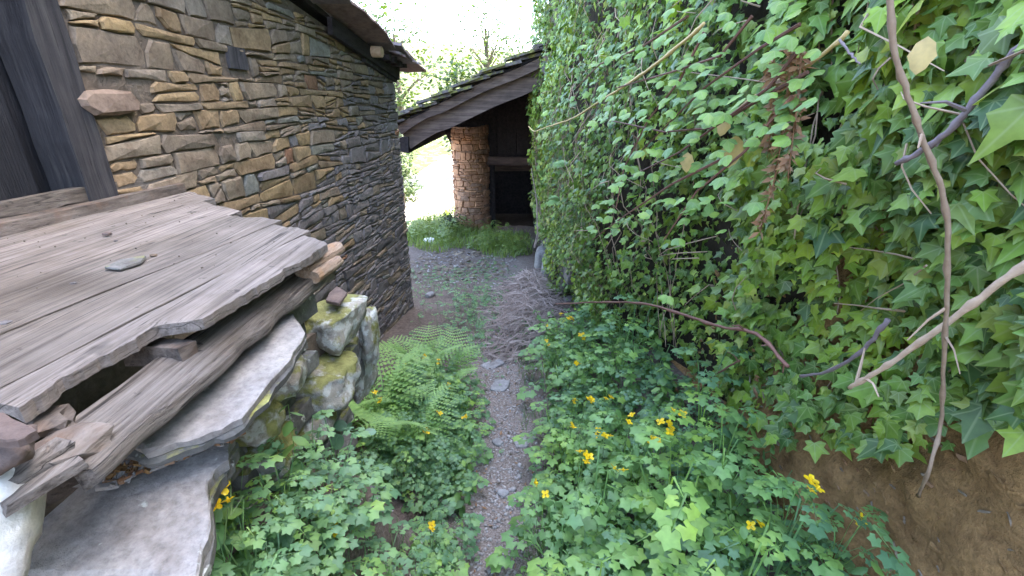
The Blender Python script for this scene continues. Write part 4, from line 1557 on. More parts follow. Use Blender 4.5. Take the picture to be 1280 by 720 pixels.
for j in range(17):
    for i in range(11):
        x = RX0 + .02 + i * .21 + rnd.uniform(-.03, .03)
        y = RY0 + .05 + j * .27 + rnd.uniform(-.05, .05)
        if x > RX1: continue
        sb = MB()
        slate_piece(sb, Vector((x, y, rz(x))) + sn * (.035 + .012 * (i % 2) + rnd.uniform(0, .02)), sl * rnd.uniform(.15, .2) - sn * .03 * 1, Vector((0, 1, 0)) * rnd.uniform(.14, .18), sn, rnd.uniform(.02, .04), 0, .16)
        sb.build('slate', M['mossroof'], sroof)
for i in range(11):      # second, raised layer on the verge
    x = RX0 + .10 + i * .21 + rnd.uniform(-.05, .05)
    sb = MB()
    slate_piece(sb, Vector((x, RY0 + .02 + rnd.uniform(-.05, .03), rz(x))) + sn * (.085 + rnd.uniform(0, .02)), sl * rnd.uniform(.13, .2) - sn * .02, Vector((0, 1, 0)) * .17, sn, rnd.uniform(.02, .035), 0, .16)
    sb.build('slate', M['mossroof'], sroof)
def rafter(y, w, h, drop, mat, x0=RX0 + .02, x1=RX1, name='rafter', sag=.0):
    b = MB()
    n = 12
    vs = []
    for i in range(n + 1):
        x = x0 + (x1 - x0) * i / n
        wv = .022 * nz(x * 3, y)
        for (dy, dh) in ((-w, 0), (w, 0), (w, -h), (-w, -h)):
            vs.append(Vector((x, y + dy + .01 * nz(x * 3, dy * 9), rz(x) + wv * .4)) + sn * (dh - drop + wv))
    fs = []
    for i in range(n):
        for j in range(4):
            fs.append((i * 4 + j, i * 4 + (j + 1) % 4, i * 4 + 4 + (j + 1) % 4, i * 4 + 4 + j))
    fs += [(3, 2, 1, 0), (n * 4, n * 4 + 1, n * 4 + 2, n * 4 + 3)]
    b.add(vs, fs)
    o = b.build(name, mat, shed)
    fix_normals(o)
rafter(RY0 + .06, .06, .11, -.01, M['shedbeam'])
rafter(RY0 + .16, .05, .21, .10, M['shedbeam'], name='tie_beam')
for y in (7.4, 8.2, 9.0, 9.8, 10.6):
    rafter(y, .05, .12, .01, M['sheddark'])
b = MB(); b.box(Vector((RX0 + .08, (RY0 + RY1) / 2, 1.06)), Vector((.07, 0, 0)), Vector((0, 2.2, 0)), Vector((0, 0, .09)), 0, .02)
b.build('eave_beam', M['sheddark'], shed)
sb = MB()
slate_piece(sb, at_y(685, 80, 6.3), Vector((.07, 0, 0)), Vector((0, 0, .12)), Vector((0, -1, 0)), .03, 0, .2)
sb.build('slate', M['roofslate'], sroof)
# round pillar
PC = Vector((-.86, 10.0, 0)); PRX, PRY = .385, .36
b = MB(); b.tube([PC + Vector((0, 0, -1.25)), PC + Vector((0, 0, 1.10))], PRX - .05, PRX - .05, 20)
pil = b.build('pillar', M['earth'], shed)
pil_rest = MB()
PERI = 2 * PI * PRX
for poly in rubble(0, PERI, -1.25, 1.14, lambda v: rnd.uniform(.05, .12), lambda s_, v: .08 + .22 * rnd.random() ** 1.3, lambda s_, v: False):
    q = rnd.uniform(-.018, .016)
    um = sum(p_[0] for p_ in poly) / len(poly) / PRX
    vm = sum(p_[1] for p_ in poly) / len(poly)
    q += .03 * (1 - sstep(-1.1, -.5, vm))
    fr_ = math.sin(um) < .30
    sb = MB() if fr_ else pil_rest
    stone_shape(sb, poly, lambda u, v, t, q=q: PC + Vector((math.cos(u / PRX) * (PRX + q + t), math.sin(u / PRX) * (PRY + q + t), v)), .06, 0.0, 0, .007)
    if fr_:
        sb.build('stone', M['pillar'], pil)
pil_rest.build('hidden_stones', M['pillar'], pil)['kind'] = 'stuff'
# front wall right of the pillar with doorway, back and side walls
def bx(name, x0, x1, y0, y1, z0, z1, mat, par, jit=0):
    b = MB(); b.box(Vector(((x0 + x1) / 2, (y0 + y1) / 2, (z0 + z1) / 2)), Vector(((x1 - x0) / 2, 0, 0)), Vector((0, (y1 - y0) / 2, 0)), Vector((0, 0, (z1 - z0) / 2)), 0, jit)
    return b.build(name, mat, par)
bx('lintel', -.56, .70, 9.86, 10.06, .36, .54, M['sheddark2'], shed, .02)
rafter(10.12, .07, .16, .62, M['sheddark'], -1.5, -.45, name='cross_beam')
rafter(10.05, .02, .66, .03, M['sheddark'], -1.5, -.3, name='gable_board')
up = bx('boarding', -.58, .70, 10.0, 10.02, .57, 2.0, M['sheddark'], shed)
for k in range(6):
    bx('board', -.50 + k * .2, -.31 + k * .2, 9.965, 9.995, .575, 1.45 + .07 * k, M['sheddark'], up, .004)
dl = bx('door', -.53, -.36, 9.99, 10.02, -1.02, .38, M['sheddark'], shed)
bx('board', -.525, -.445, 9.96, 9.985, -1.0, .37, M['sheddark'], dl, .004)
bx('board', -.435, -.365, 9.96, 9.985, -1.0, .37, M['sheddark'], dl, .004)
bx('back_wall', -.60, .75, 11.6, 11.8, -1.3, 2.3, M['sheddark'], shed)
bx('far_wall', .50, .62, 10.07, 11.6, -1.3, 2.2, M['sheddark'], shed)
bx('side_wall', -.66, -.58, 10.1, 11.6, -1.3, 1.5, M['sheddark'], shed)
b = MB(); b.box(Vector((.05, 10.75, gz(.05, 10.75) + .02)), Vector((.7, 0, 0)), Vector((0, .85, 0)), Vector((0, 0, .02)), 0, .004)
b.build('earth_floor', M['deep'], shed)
bx('manger_beam', -.5, .7, 11.0, 11.12, .10, .24, M['shedbeam'], shed, .01)

# ---------------------------------------------------------------- ferns
def frond_mesh(L, npair, seed):
    r2 = random.Random(seed)
    V, F = [], []
    def rach(u):
        return Vector((.04 * math.sin(u * 3 + seed), L * (u * .80), L * (.75 * u - .62 * u * u)))
    seg = 10
    for i in range(seg):
        a, c = rach(i / seg), rach((i + 1) / seg)
        w = .0035 * (1 - i / seg) + .0008
        n = len(V)
        V += [a + Vector((-w, 0, 0)), a + Vector((w, 0, 0)), c + Vector((w * .9, 0, 0)), c + Vector((-w * .9, 0, 0))]
        F += [(n, n + 1, n + 2), (n, n + 2, n + 3)]
    for i in range(npair):
        u = .14 + .85 * i / npair
        p = rach(u)
        pl = L * .30 * (math.sin(PI * min(1, (u * .93 + .07) ** .85)) ** .75) * r2.uniform(.9, 1.1) + .006
        for sgn in (-1, 1):
            d = Vector((sgn, .38, -.16 + r2.uniform(-.1, .1))).normalized()
            up = Vector((0, .55, .8)).normalized()
            side = d.cross(up).normalized()
            m = 7
            for k in range(m):          # small lobes along each pinna
                q = (k + .1) / m
                c = p + d * pl * q + Vector((0, 0, -.10 * pl * q * q))
                wl = pl * .13 * (1 - q) ** .6 + .0012
                st = pl / m
                for s2 in (-1, 1):
                    n = len(V)
                    V += [c, c + d * st * .95, c + side * s2 * wl + d * st * .75]
                    F += [(n, n + 1, n + 2)]
    V = np.array([tuple(v) for v in V]); F = np.array(F)
    return np_mesh('frond', V, F, M['fern'], V[:, :2].copy())
fronds = [frond_mesh(.46, 15, 1), frond_mesh(.38, 14, 5), frond_mesh(.32, 13, 9)]
fern_spots = [((468, 535), 1.1, 7, 'large fresh green fern beside the mossy stone stack'), ((528, 475), .85, 7, 'upright fern with a pointed tip behind the large fern'),
              ((562, 482), .75, 6, 'small fern reaching towards the dead twig heap'), ((520, 560), .7, 6, 'low fern with one arching frond among the celandine')]
for (px, py), sc, nf, lb in fern_spots:
    p = ray_h(px, py, 0.0)
    p.z = gz(p.x, p.y)
    root = empty('fern', p, lb, 'fern', None, 0)
    for k in range(nf):
        a = 2 * PI * k / nf + rnd.uniform(-.25, .25)
        inst('frond', fronds[rnd.randrange(3)], root, (0, 0, 0), (rnd.uniform(.35, .85), rnd.uniform(-.15, .15), a), 1.45 * sc * rnd.uniform(.8, 1.1))
# hanging ferns on the ivy at the far end
for (px, py), sc, lb in [((712, 205), .9, 'light green fern hanging from the ivy above the dry shrub stems'), ((700, 250), .8, 'small hanging fern lower on the far ivy')]:
    p = ivy_hit(px, py, .25)
    root = empty('fern', p, lb, 'fern')
    for k in range(5):
        inst('frond', fronds[k % 3], root, (0, 0, 0), (rnd.uniform(-.4, .2), rnd.uniform(-.3, .3), rnd.uniform(.8, 2.6)), .62 * sc * rnd.uniform(.7, 1))

# ---------------------------------------------------------------- celandine and other low plants
def cel_leaf(L, pet, rise, seed):
    r2 = random.Random(seed)
    V, F = [], []
    # petiole
    pts = [Vector((0, pet * u * (.35 + .3 * u), rise * (1.55 * u - .55 * u * u))) for u in (0, .33, .66, 1)]
    for i in range(3):
        n = len(V); w = .0018
        a, c = pts[i], pts[i + 1]
        V += [a + Vector((-w, 0, 0)), a + Vector((w, 0, 0)), c + Vector((w, 0, 0)), c + Vector((-w, 0, 0))]
        F += [(n, n + 1, n + 2), (n, n + 2, n + 3)]
    end = pts[-1]
    def lobed(c, d, R):
        up = Vector((0, 0, 1))
        side = d.cross(up).normalized()
        nl = 11
        cen = len(V)
        V.append(c + d * R * .9 + up * R * .12)
        for k in range(nl):
            th = -2.75 + 5.5 * k / (nl - 1)
            rr = R * (1.0 + (.22 if k % 2 == 1 else -.14) + r2.uniform(-.08, .08)) * (.95 if abs(th) < 1.2 else .85)
            V.append(c + d * R * .9 + d * math.cos(th) * rr * 1.05 + side * math.sin(th) * rr * .95 + up * (-R * .12 * r2.random() - (.1 * R if k % 2 else 0)))
        for k in range(nl - 1):
            F.append((cen, cen + 1 + k, cen + 2 + k))
    base = Vector((0, 1, -.25)).normalized()
    lobed(end + base * L * .55, base, L * .24)
    for u, R in ((.48, .19), (.16, .15)):
        for sgn in (-1, 1):
            d = Vector((sgn * .95, .45, -.2 + r2.uniform(-.15, .1))).normalized()
            lobed(end + base * L * u + Vector((sgn * .004, 0, 0)), d, L * R * r2.uniform(.9, 1.1))
    n = len(V)
    V += [end + Vector((-.002, 0, 0)), end + Vector((.002, 0, 0)), end + base * L * .6]
    F.append((n, n + 1, n + 2))
    return np.array([tuple(v) for v in V]), np.array(F)
cel_t = [cel_leaf(.10, .10, .20, 1), cel_leaf(.11, .14, .15, 2), cel_leaf(.09, .06, .26, 3), cel_leaf(.12, .16, .10, 4), cel_leaf(.085, .05, .32, 6)]
cel_m = [np_mesh('celandine_leaf', v, f_, M['celandine'], v[:, :2].copy()) for v, f_ in cel_t]
cov_m = [np_mesh('cover_leaf', v, f_, M['cover'], v[:, :2].copy()) for v, f_ in cel_t]

def flower_mesh():
    b = MB()
    for k in range(4):
        a = k * PI / 2 + .2
        d = Vector((math.cos(a), math.sin(a), 0)); s_ = Vector((-math.sin(a), math.cos(a), 0))
        r = .0125
        b.add([Vector((0, 0, 0)), d * r * .5 - s_ * r * .45 + Vector((0, 0, .003)), d * r * 1.05 - s_ * r * .35 + Vector((0, 0, .004)), d * r * 1.2 + Vector((0, 0, .003)), d * r * 1.05 + s_ * r * .35 + Vector((0, 0, .004)), d * r * .5 + s_ * r * .45 + Vector((0, 0, .003))],
              [(0, 1, 2), (0, 2, 3), (0, 3, 4), (0, 4, 5)])
    b.tube([(0, 0, -.002), (0, 0, .008)], .003, .0015, 5)
    return b.mesh('flower', M['petal'])
FLOWER = flower_mesh()

def stem_mesh(b, p0, p1, r=.0016):
    p0, p1 = Vector(p0), Vector(p1)
    mid = p0.lerp(p1, .5) + Vector((rnd.uniform(-.02, .02), rnd.uniform(-.02, .02), .01))
    b.tube([p0, mid, p1], r, r * .8, 4)

def celandine(p, label, group, nleaf=11, sc=1.0, flower_at=None, mats=None, name='celandine_plant', cat='celandine', nfl=3, fsc=1.0):
    root = empty(name, p, label, cat, group)
    ms = mats or cel_m
    for k in range(nleaf):
        a = 2 * PI * k / nleaf + rnd.uniform(-.35, .35)
        inst('leaf', ms[rnd.randrange(5)], root, (0, 0, 0), (rnd.uniform(-.25, .12), rnd.uniform(-.15, .15), a), sc * rnd.uniform(.75, 1.15))
    if flower_at is not None:
        b = MB()
        stem_mesh(b, Vector((0, 0, .02)) + Vector(p), flower_at)
        fl = []
        for k in range(nfl):
            q = Vector(flower_at) + Vector((rnd.uniform(-.022, .022), rnd.uniform(-.022, .022), rnd.uniform(-.008, .022)))
            stem_mesh(b, Vector(flower_at) - Vector((0, 0, .02)), q, .001)
            fl.append(q)
        st = b.build('flower_stem', M['stem'], root)
        for q in fl:
            inst('flower', FLOWER, st, q - Vector(p), (rnd.uniform(-.2, 1.1), rnd.uniform(-.6, .6), rnd.uniform(0, 3)), fsc * rnd.uniform(1.0, 1.45))
    return root

right_fl = [(745, 540), (771, 588), (731, 573), (848, 522), (817, 556), (761, 500), (713, 537), (683, 409), (683, 431), (675, 613), (790, 527), (757, 545), (712, 400), (705, 405), (728, 421), (722, 456), (717, 503), (735, 500), (830, 535), (940, 657), (700, 395)]
left_fl = [(467, 495), (532, 543), (545, 453), (526, 446), (563, 486), (418, 656), (538, 654), (285, 634), (580, 524), (548, 517), (474, 500), (505, 461)]
MARKS = [((596, 571), 'the oval path stone'), ((651, 555), 'the squarish path stone'), ((625, 483), 'the pale path slab'), ((418, 402), 'the mossy block'),
         ((405, 470), 'the white lichened stone'), ((492, 450), 'the large fern'), ((562, 440), 'the small fern'), ((640, 400), 'the dead twig heap'), ((683, 505), 'the dark shoot'),
         ((800, 379), 'the reddish cane'), ((870, 490), 'the broken cane'), ((1150, 615), 'the hanging vine'), ((240, 610), 'the broad slate slab'), ((629, 617), 'the small blue grey stone'),
         ((940, 600), 'the low ivy hem'), ((350, 510), 'the olive mossy stone'), ((600, 690), 'the near end of the path')]
used_labels = set()
def place_words(px, py):
    ms = sorted(MARKS, key=lambda m: (m[0][0] - px) ** 2 + (m[0][1] - py) ** 2)
    (mx, my), nm = ms[0]
    dx, dy = px - mx, py - my
    w = ('right of ' if dx > 0 else 'left of ') if abs(dx) > abs(dy) else ('in front of ' if dy > 0 else 'behind ')
    return w + nm, ms[1][1]
def own_label(head, px, py):
    a, b2 = place_words(px, py)
    side = 'on the left bank' if px < 600 else 'on the right'
    cands = [f'{head} {a}', f'{head} {a} towards {b2}'] + [f'{w} {head} {a}' for w in ('lower', 'taller', 'leaning', 'spreading')]
    for c in (f'{head} {a}', f'{head} {a} towards {b2}', f'{head} {side} {a}'):
        if c not in used_labels and len(c.split()) <= 16:
            used_labels.add(c)
            return c
    k = 2
    word = {2: 'second', 3: 'third', 4: 'fourth', 5: 'fifth', 6: 'sixth', 7: 'seventh', 8: 'eighth'}
    while True:
        c = f'{word[k]} {head} {a}'
        if c not in used_labels:
            used_labels.add(c)
            return c
        k += 1
def nm_of(a):
    for w in ('right of ', 'left of ', 'in front of ', 'behind '):
        if a.startswith(w): return 'it'
G1 = 'flowering celandines right of the path'
G2 = 'flowering celandines left of the path'
NW = {1: 'one yellow flower', 2: 'two yellow flowers', 3: 'three yellow flowers', 4: 'four yellow flowers'}
for px, py in right_fl:
    p = ray_h(px, py, rnd.uniform(.30, .42))
    bp = Vector((p.x + rnd.uniform(-.04, .04), p.y + rnd.uniform(0, .06), 0)); bp.z = gz(bp.x, bp.y)
    k = rnd.choice((2, 3, 4))
    celandine(bp, own_label('celandine with ' + NW[k], px, py), G1, 11, 1.0, p, nfl=k)
for px, py in left_fl:
    p = ray_h(px, py, rnd.uniform(.20, .28))
    bp = Vector((p.x + rnd.uniform(-.04, .04), p.y + rnd.uniform(0, .06), 0)); bp.z = gz(bp.x, bp.y)
    k = rnd.choice((2, 3))
    celandine(bp, own_label('celandine with ' + NW[k], px, py), G2, 11, .72, p, nfl=k, fsc=.72)
# close pair at the lower right with larger flowers
for (px, py), lb in [((1015, 608), 'celandine with a pair of yellow flowers at the foot of the earth bank'), ((1078, 655), 'celandine with bright yellow petals at the bottom edge under the vine')]:
    p = at_y(px, py, 1.02)
    bp = Vector((p.x, p.y + .05, max(gz(p.x, p.y + .05), p.z - .35)))
    celandine(bp, lb, None, 10, 1.0, p, nfl=3)
# leafy plants without flowers; the largest as things, the rest as ground cover
G3, G4 = 'leafy celandines on the left bank', 'leafy celandines right of the path'
def free_left(x, y):
    rel = Vector((x, y, 0)) - C0
    return (rel.dot(DT) > 1.02 and not (rel.dot(DS) > 1.05 and rel.dot(DT) < 1.14)) or rel.dot(DS) > 1.78
def spots(n, fn, mind):
    out = []
    t = 0
    while len(out) < n and t < 20000:
        t += 1
        q = fn()
        if q and all((q[0] - a[0]) ** 2 + (q[1] - a[1]) ** 2 > mind ** 2 for a in out): out.append(q)
    return out
def sp_left():
    y = rnd.uniform(.55, 2.4); x = rnd.uniform(-.70, -.26 - .03 * math.sin(y * 5))
    return (x, y) if free_left(x, y) else None
def sp_right():
    y = rnd.uniform(.85, 3.5); x = rnd.uniform(.17 + .05 * math.sin(y * 4), 1.0)
    return None if (x > xw(y) - .18 or x < .14 + .09 * (y - 1.2) or (y < 1.6 and x > .85)) else (x, y)
for n, fn, grp, mind in ((30, sp_left, G3, .13), (36, sp_right, G4, .18)):
    for x, y in spots(n, fn, mind):
        q = Vector((x, y, gz(x, y)))
        pp = project(q + Vector((0, 0, .2)))
        if pp is None: continue
        celandine(q, own_label('flowerless celandine', pp[0], pp[1]), grp, 13, rnd.choice((.6, .8, .95, 1.1, 1.4)) if grp == G4 else rnd.uniform(.5, .85), None, cel_m if rnd.random() < .65 else cov_m)
for (px, py), sc_, lb in [((745, 632), 1.55, 'large pale leafed celandine at the bottom edge right of the path'), ((830, 640), 1.65, 'largest broad leafed celandine at the bottom, right of the path'),
                        ((700, 668), 1.2, 'broad celandine nearest the camera beside the gravel'), ((905, 610), 1.3, 'broad dark leafed celandine at the foot of the ivy hem')]:
    q = ray_h(px, py, .28); q.z = gz(q.x, q.y)
    celandine(q, lb, None, 12, sc_)
# low ground cover (uncountable)
def cover(name, n, region, sc, label, mat):
    ms = [[] for _ in cel_t]
    for i in range(n):
        x, y = region()
        if x is None: continue
        a = rnd.uniform(0, 2 * PI)
        s_ = sc * rnd.uniform(.6, 1.2)
        r3 = rot_z(a) @ np.array(Euler((rnd.uniform(-.3, .1), rnd.uniform(-.2, .2), 0)).to_matrix())
        ms[rnd.randrange(len(cel_t))].append(np.c_[r3 * s_, [x, y, gz(x, y) - .02]])
    V_, F_, off = [], [], 0
    for k, t in enumerate(cel_t):
        if not ms[k]: continue
        mm = np.array(ms[k]); h = np.c_[t[0], np.ones(len(t[0]))]
        V = np.einsum('nij,kj->nki', mm, h).reshape(-1, 3)
        F_.append((t[1][None] + (np.arange(len(mm)) * len(t[0]))[:, None, None]).reshape(-1, 3) + off)
        V_.append(V); off += len(V)
    V = np.concatenate(V_)
    o = bpy.data.objects.new(name, np_mesh(name, V, np.concatenate(F_), mat, V[:, :2].copy()))
    COL.objects.link(o)
    tag(o, label, 'ground cover', None, 'stuff')
def reg_left():
    y = .4 + 2.3 * rnd.random() ** 1.35; x = rnd.uniform(-.72, -.25)
    rel = Vector((x, y, 0)) - C0
    if not free_left(x, y) and not (rel.dot(DT) > .97 and rel.dot(DS) < 1.1): return None, None
    return x, y
def reg_right():
    x, y = rnd.uniform(.14, 1.1), rnd.uniform(.5, 4.0)
    if x > xw(y) - .1 or x < .10 + .085 * (y - 1.2): return None, None
    return x, y
def reg_mid():
    y = rnd.uniform(3.2, 5.2)
    x = rnd.gauss(-.45, .22)
    return x, y
cover('ground_cover', 3400, reg_left, .62, 'low leafy ground cover on the bank left of the path', M['cover'])
cover('ground_cover', 1250, reg_right, .7, 'low leafy ground cover along the right edge of the path', M['cover'])
cover('ground_cover', 420, reg_mid, .6, 'dark green low weeds in the shade before the house corner', M['cover'])

def reg_far():
    for _ in range(30):
        x, y = rnd.uniform(-2.2, .35), rnd.uniform(6.9, 10.6)
        k = nz(x * 1.6, y * 1.2, 5.5)
        lim = 7.35 + .5 * max(0, -x - .6)
        if y > lim + .75 * k and not (x > -.45 and y > 9.2) and (Vector((x, y, 0)) - PC).length > .4: return x, y
    return None, None
def reg_weeds():
    for _ in range(30):
        x, y = reg_far()
        if x is not None and nz(x * 2.2, y * 1.5, 2.2) > .05: return x, y
    return None, None
cover('weeds', 1100, lambda: reg_weeds(), 1.05, 'bright leafy weeds growing among the grass before the pillar', M['grass'])
def reg_soil():
    y = rnd.uniform(4.6, 6.9); x = rnd.uniform(-1.35, .3)
    if nz(x * 2.1, y * 1.7, 6.6) < .12: return None, None
    return x, y
cover('weeds', 700, reg_soil, .5, 'dark scattered weeds on the bare ground past the house corner', M['cover'])
def reg_path():
    y = rnd.uniform(1.2, 4.4); x = path_x(y) + rnd.gauss(0, .16)
    if nz(x * 5, y * 3.1, 3.6) < .16: return None, None
    return x, y
cover('weeds', 260, reg_path, .26, 'tiny weeds sprouting between the stones of the path', M['cover'])
def herb_template():
    V, F, off = [], [], 0
    h = .30
    w = .0025
    st = np.array([(-w, 0, 0), (w, 0, 0), (w * .6, .02, h), (-w * .6, .02, h)])
    V.append(st); F.append(np.array([(0, 1, 2), (0, 2, 3)])); off = 4
    for k in range(13):
        u = .15 + .85 * k / 12
        a = k * 2.4
        sz = .075 * (1.1 - .6 * u)
        m = frame((math.cos(a) * .5, math.sin(a) * .5, 1), (math.cos(a), math.sin(a), .1), sz, (0, .02 * u, h * u))
        hh = np.c_[OVAL[0], np.ones(len(OVAL[0]))]
        V.append(hh @ m.T); F.append(OVAL[1] + off); off += len(OVAL[0])
    return np.concatenate(V), np.concatenate(F)
HT = herb_template()
def herbs(n, region, sc, label):
    ms = []
    for i in range(n):
        x, y = region()
        if x is None: continue
        s_ = sc * rnd.uniform(.5, 1.3)
        r3 = rot_z(rnd.uniform(0, 6.3)) @ np.array(Euler((rnd.uniform(-.4, .4), rnd.uniform(-.4, .4), 0)).to_matrix())
        ms.append(np.c_[r3 * s_, [x, y, gz(x, y) - .01]])
    o = bpy.data.objects.new('wild_herbs', scatter_mesh('wild_herbs', HT[0], HT[1], np.array(ms), M['herb'], HT[0][:, :2].copy()))
    COL.objects.link(o)
    tag(o, label, 'herbs', None, 'stuff')
herbs(150, reg_right, 1.0, 'upright oval leaved herbs mixed among the celandine right of the path')
herbs(60, reg_left, .7, 'small oval leaved herbs mixed into the left bank')
q = at_y(1250, 665, 1.05)
for k in range(1):
    celandine(q - Vector((0, 0, .12)), 'green leafy sprig at the bottom right corner on the bare earth', None, 9, .7, None)
# pennywort on the stones
def round_leaf(R):
    V = [(0, 0, -.15 * R)] + [(R * math.cos(a) * (1 + .05 * (k % 2)), R * math.sin(a) * (1 + .05 * (k % 2)), .04 * R * (k % 2)) for k, a in enumerate(np.linspace(0, 2 * PI, 15)[:-1])]
    F = [(0, 1 + i, 1 + (i + 1) % 14) for i in range(14)]
    V = np.array(V)
    return np_mesh('pennywort_leaf', V, np.array(F), M['penny'], V[:, :2].copy())
RL = round_leaf(.022)
for (px, py, z, n, sp, lb) in [(392, 428, .88, 5, .04, 'pennywort rooted in the crack under the mossy block'), (350, 500, .80, 12, .07, 'pennywort with round leaves on the mossy lower stones'),
                               (310, 585, .74, 12, .08, 'pennywort with round leaves beside the broad slate slab'), (372, 470, .84, 6, .05, 'pennywort beside the white lichened stone'),
                               (415, 555, .62, 9, .09, 'pennywort spilling over the lowest mossy stone')]:
    p = at_z(px, py, z)
    root = empty('pennywort', p - Vector((0, 0, .05)), lb, 'pennywort')
    for k in range(n):
        q = Vector((rnd.gauss(0, sp * .6), rnd.gauss(0, sp * .6), .05 + rnd.uniform(-.02, .03)))
        inst('leaf', RL, root, q, (rnd.uniform(-.6, .5), rnd.uniform(-.1, .8), rnd.uniform(0, 6)), rnd.uniform(.55, 1.15))
    b = MB()
    for k in range(6):
        a = Vector((rnd.uniform(-.02, .02), rnd.uniform(-.02, .02), -.02))
        b.tube([p + a - Vector((0, 0, .04)), p + Vector((rnd.gauss(0, sp * .5), rnd.gauss(0, sp * .5), 0))], .0013, .001, 4)
    b.build('stalks', M['stem'], root)

# ---------------------------------------------------------------- grass
def grass(name, n, region, hmin, hmax, mat, label, w=.004, lean=.4, cat='grass', base=None):
    V = np.zeros((n * 5, 3)); F = []
    k = 0
    for i in range(n):
        x, y = region()
        if x is None: continue
        h = rnd.uniform(hmin, hmax)
        z = gz(x, y) - .01
        a = rnd.uniform(0, 2 * PI)
        dx, dy = math.cos(a) * h * lean * rnd.random(), math.sin(a) * h * lean * rnd.random()
        wx, wy = -math.sin(a) * w, math.cos(a) * w
        V[k * 5:k * 5 + 5] = [(x - wx, y - wy, z), (x + wx, y + wy, z), (x + dx * .4 + wx * .8, y + dy * .4 + wy * .8, z + h * .6), (x + dx * .4 - wx * .8, y + dy * .4 - wy * .8, z + h * .6), (x + dx, y + dy, z + h)]
        q = k * 5
        F += [(q, q + 1, q + 2), (q, q + 2, q + 3), (q + 3, q + 2, q + 4)]
        k += 1
    V = V[:k * 5]
    o = bpy.data.objects.new(name, np_mesh(name, V, np.array(F), mat, V[:, :2].copy()))
    COL.objects.link(o)
    tag(o, label, cat, None, 'stuff')
grass('grass', 5200, reg_far, .03, .17, M['grass'], 'bright green grass before the round pillar of the shed', .006, 1.1)
def reg_bank():
    x, y = rnd.uniform(-4.5, -1.0), rnd.uniform(10.2, 14.5)
    if abs(x - np.interp(y, [10, 12, 14.5], [-3.3, -2.6, -1.9])) < .8: return None, None
    return x, y
grass('grass', 7000, reg_bank, .06, .22, M['grass'], 'sunlit grass along the pale track beyond the shed', .009)
def reg_edge():
    y = rnd.uniform(.9, 4.2)
    x = path_x(y) + rnd.choice((-1, 1, 1)) * rnd.uniform(.12, .30)
    if nz(x * 4, y * 3, 8.8) < -.05: return None, None
    return x, y
grass('grass', 2600, reg_edge, .02, .09, M['grassb'], 'thin short grass along the edges of the gravel path', .0016, .9)
def reg_rt():
    x = rnd.gauss(.25, .06); y = rnd.uniform(1.2, 1.7)
    return x, y
grass('grass', 260, reg_rt, .06, .17, M['grassb'], 'tuft of grass at the bottom right edge of the path', .0025, .7)
# fine hanging grass on the far ivy
b = MB()
for k in range(300):
    px, py = rnd.gauss(715, 20), rnd.uniform(130, 310)
    p = ivy_hit(px, py, .24 + .05 * rnd.random())
    d = Vector((rnd.gauss(-.10, .07), rnd.gauss(-.05, .10), -rnd.uniform(.05, .22)))
    s_ = Vector((0, .0018, 0))
    b.add([p - s_, p + s_, p + d * .55 + Vector((-.03, .0015, .02)), p + d, p + d * .55 + Vector((-.03, -.0015, .02))], [(0, 1, 2, 4), (4, 2, 3)])
o = b.build('hanging_grass', M['grassb'], None)
tag(o, 'fine pale grass hanging down the far end of the ivy', 'grass', None, 'stuff')

# ---------------------------------------------------------------- dead twig heap, gravel, path stones
b = MB()
for k in range(1900):
    y = rnd.uniform(3.2, 5.7)
    cx = np.interp(y, [3.2, 4.2, 5.7], [.08, .12, .28])
    x = cx + rnd.gauss(0, .19)
    if x > xw(y) - .1: continue
    hh = .30 * math.exp(-((x - cx) / .24) ** 2) * sstep(3.1, 3.7, y) * (1 - .5 * sstep(4.8, 5.7, y))
    z = gz(x, y) + rnd.random() * hh + .005
    a = rnd.gauss(.9, .7)
    L = rnd.uniform(.08, .32)
    d = Vector((math.cos(a), math.sin(a), rnd.gauss(0, .18))) * L
    p = Vector((x, y, z))
    b.tube([p - d * .5, p + Vector((0, 0, rnd.uniform(-.01, .03))), p + d * .5], rnd.choice((.002, .003, .004, .008)), .0018, 3, 0, False)
o = b.build('twig_heap', M['twig'], None)
tag(o, 'heap of dead grey twigs lying on the path beside the ivy', 'brushwood', None, 'stuff')

peb_t = None
def pebbles():
    V0 = np.array([(1, 0, 0), (-1, 0, 0), (0, 1, 0), (0, -1, 0), (0, 0, .7), (0, 0, -.7), (.6, .6, .3), (-.6, .6, .25), (.6, -.6, .3), (-.6, -.6, .3)], float)
    import bmesh
    bm = bmesh.new()
    for v in V0: bm.verts.new(v)
    bmesh.ops.convex_hull(bm, input=bm.verts)
    bmesh.ops.triangulate(bm, faces=bm.faces)
    bm.verts.index_update()
    tv = np.array([tuple(v.co) for v in bm.verts]); tf = np.array([[v.index for v in f_.verts] for f_ in bm.faces])
    bm.free()
    ms = []
    for i in range(3000):
        if i < 2600:
            y = .95 + 3.2 * rnd.random() ** 1.2; x = path_x(y) + rnd.gauss(0, .16)
        else:
            y = rnd.uniform(5.3, 7.5); x = rnd.uniform(-1.5, .1)
        r = rnd.uniform(.003, .010) * (1 if i < 2600 else 2.2) * (1.8 if rnd.random() < .06 else 1)
        e = np.array(Euler((rnd.uniform(-.4, .4), rnd.uniform(-.4, .4), rnd.uniform(0, 6))).to_matrix()) @ np.diag([r * rnd.uniform(.8, 1.5), r, r * rnd.uniform(.4, .8)])
        ms.append(np.c_[e, [x, y, gz(x, y) + r * .15]])
    o = bpy.data.objects.new('gravel', scatter_mesh('gravel', tv, tf, np.array(ms), M['pebble']))
    COL.objects.link(o)
    tag(o, 'loose grey gravel and crumbs of slate strewn along the path', 'gravel', None, 'stuff')
pebbles()
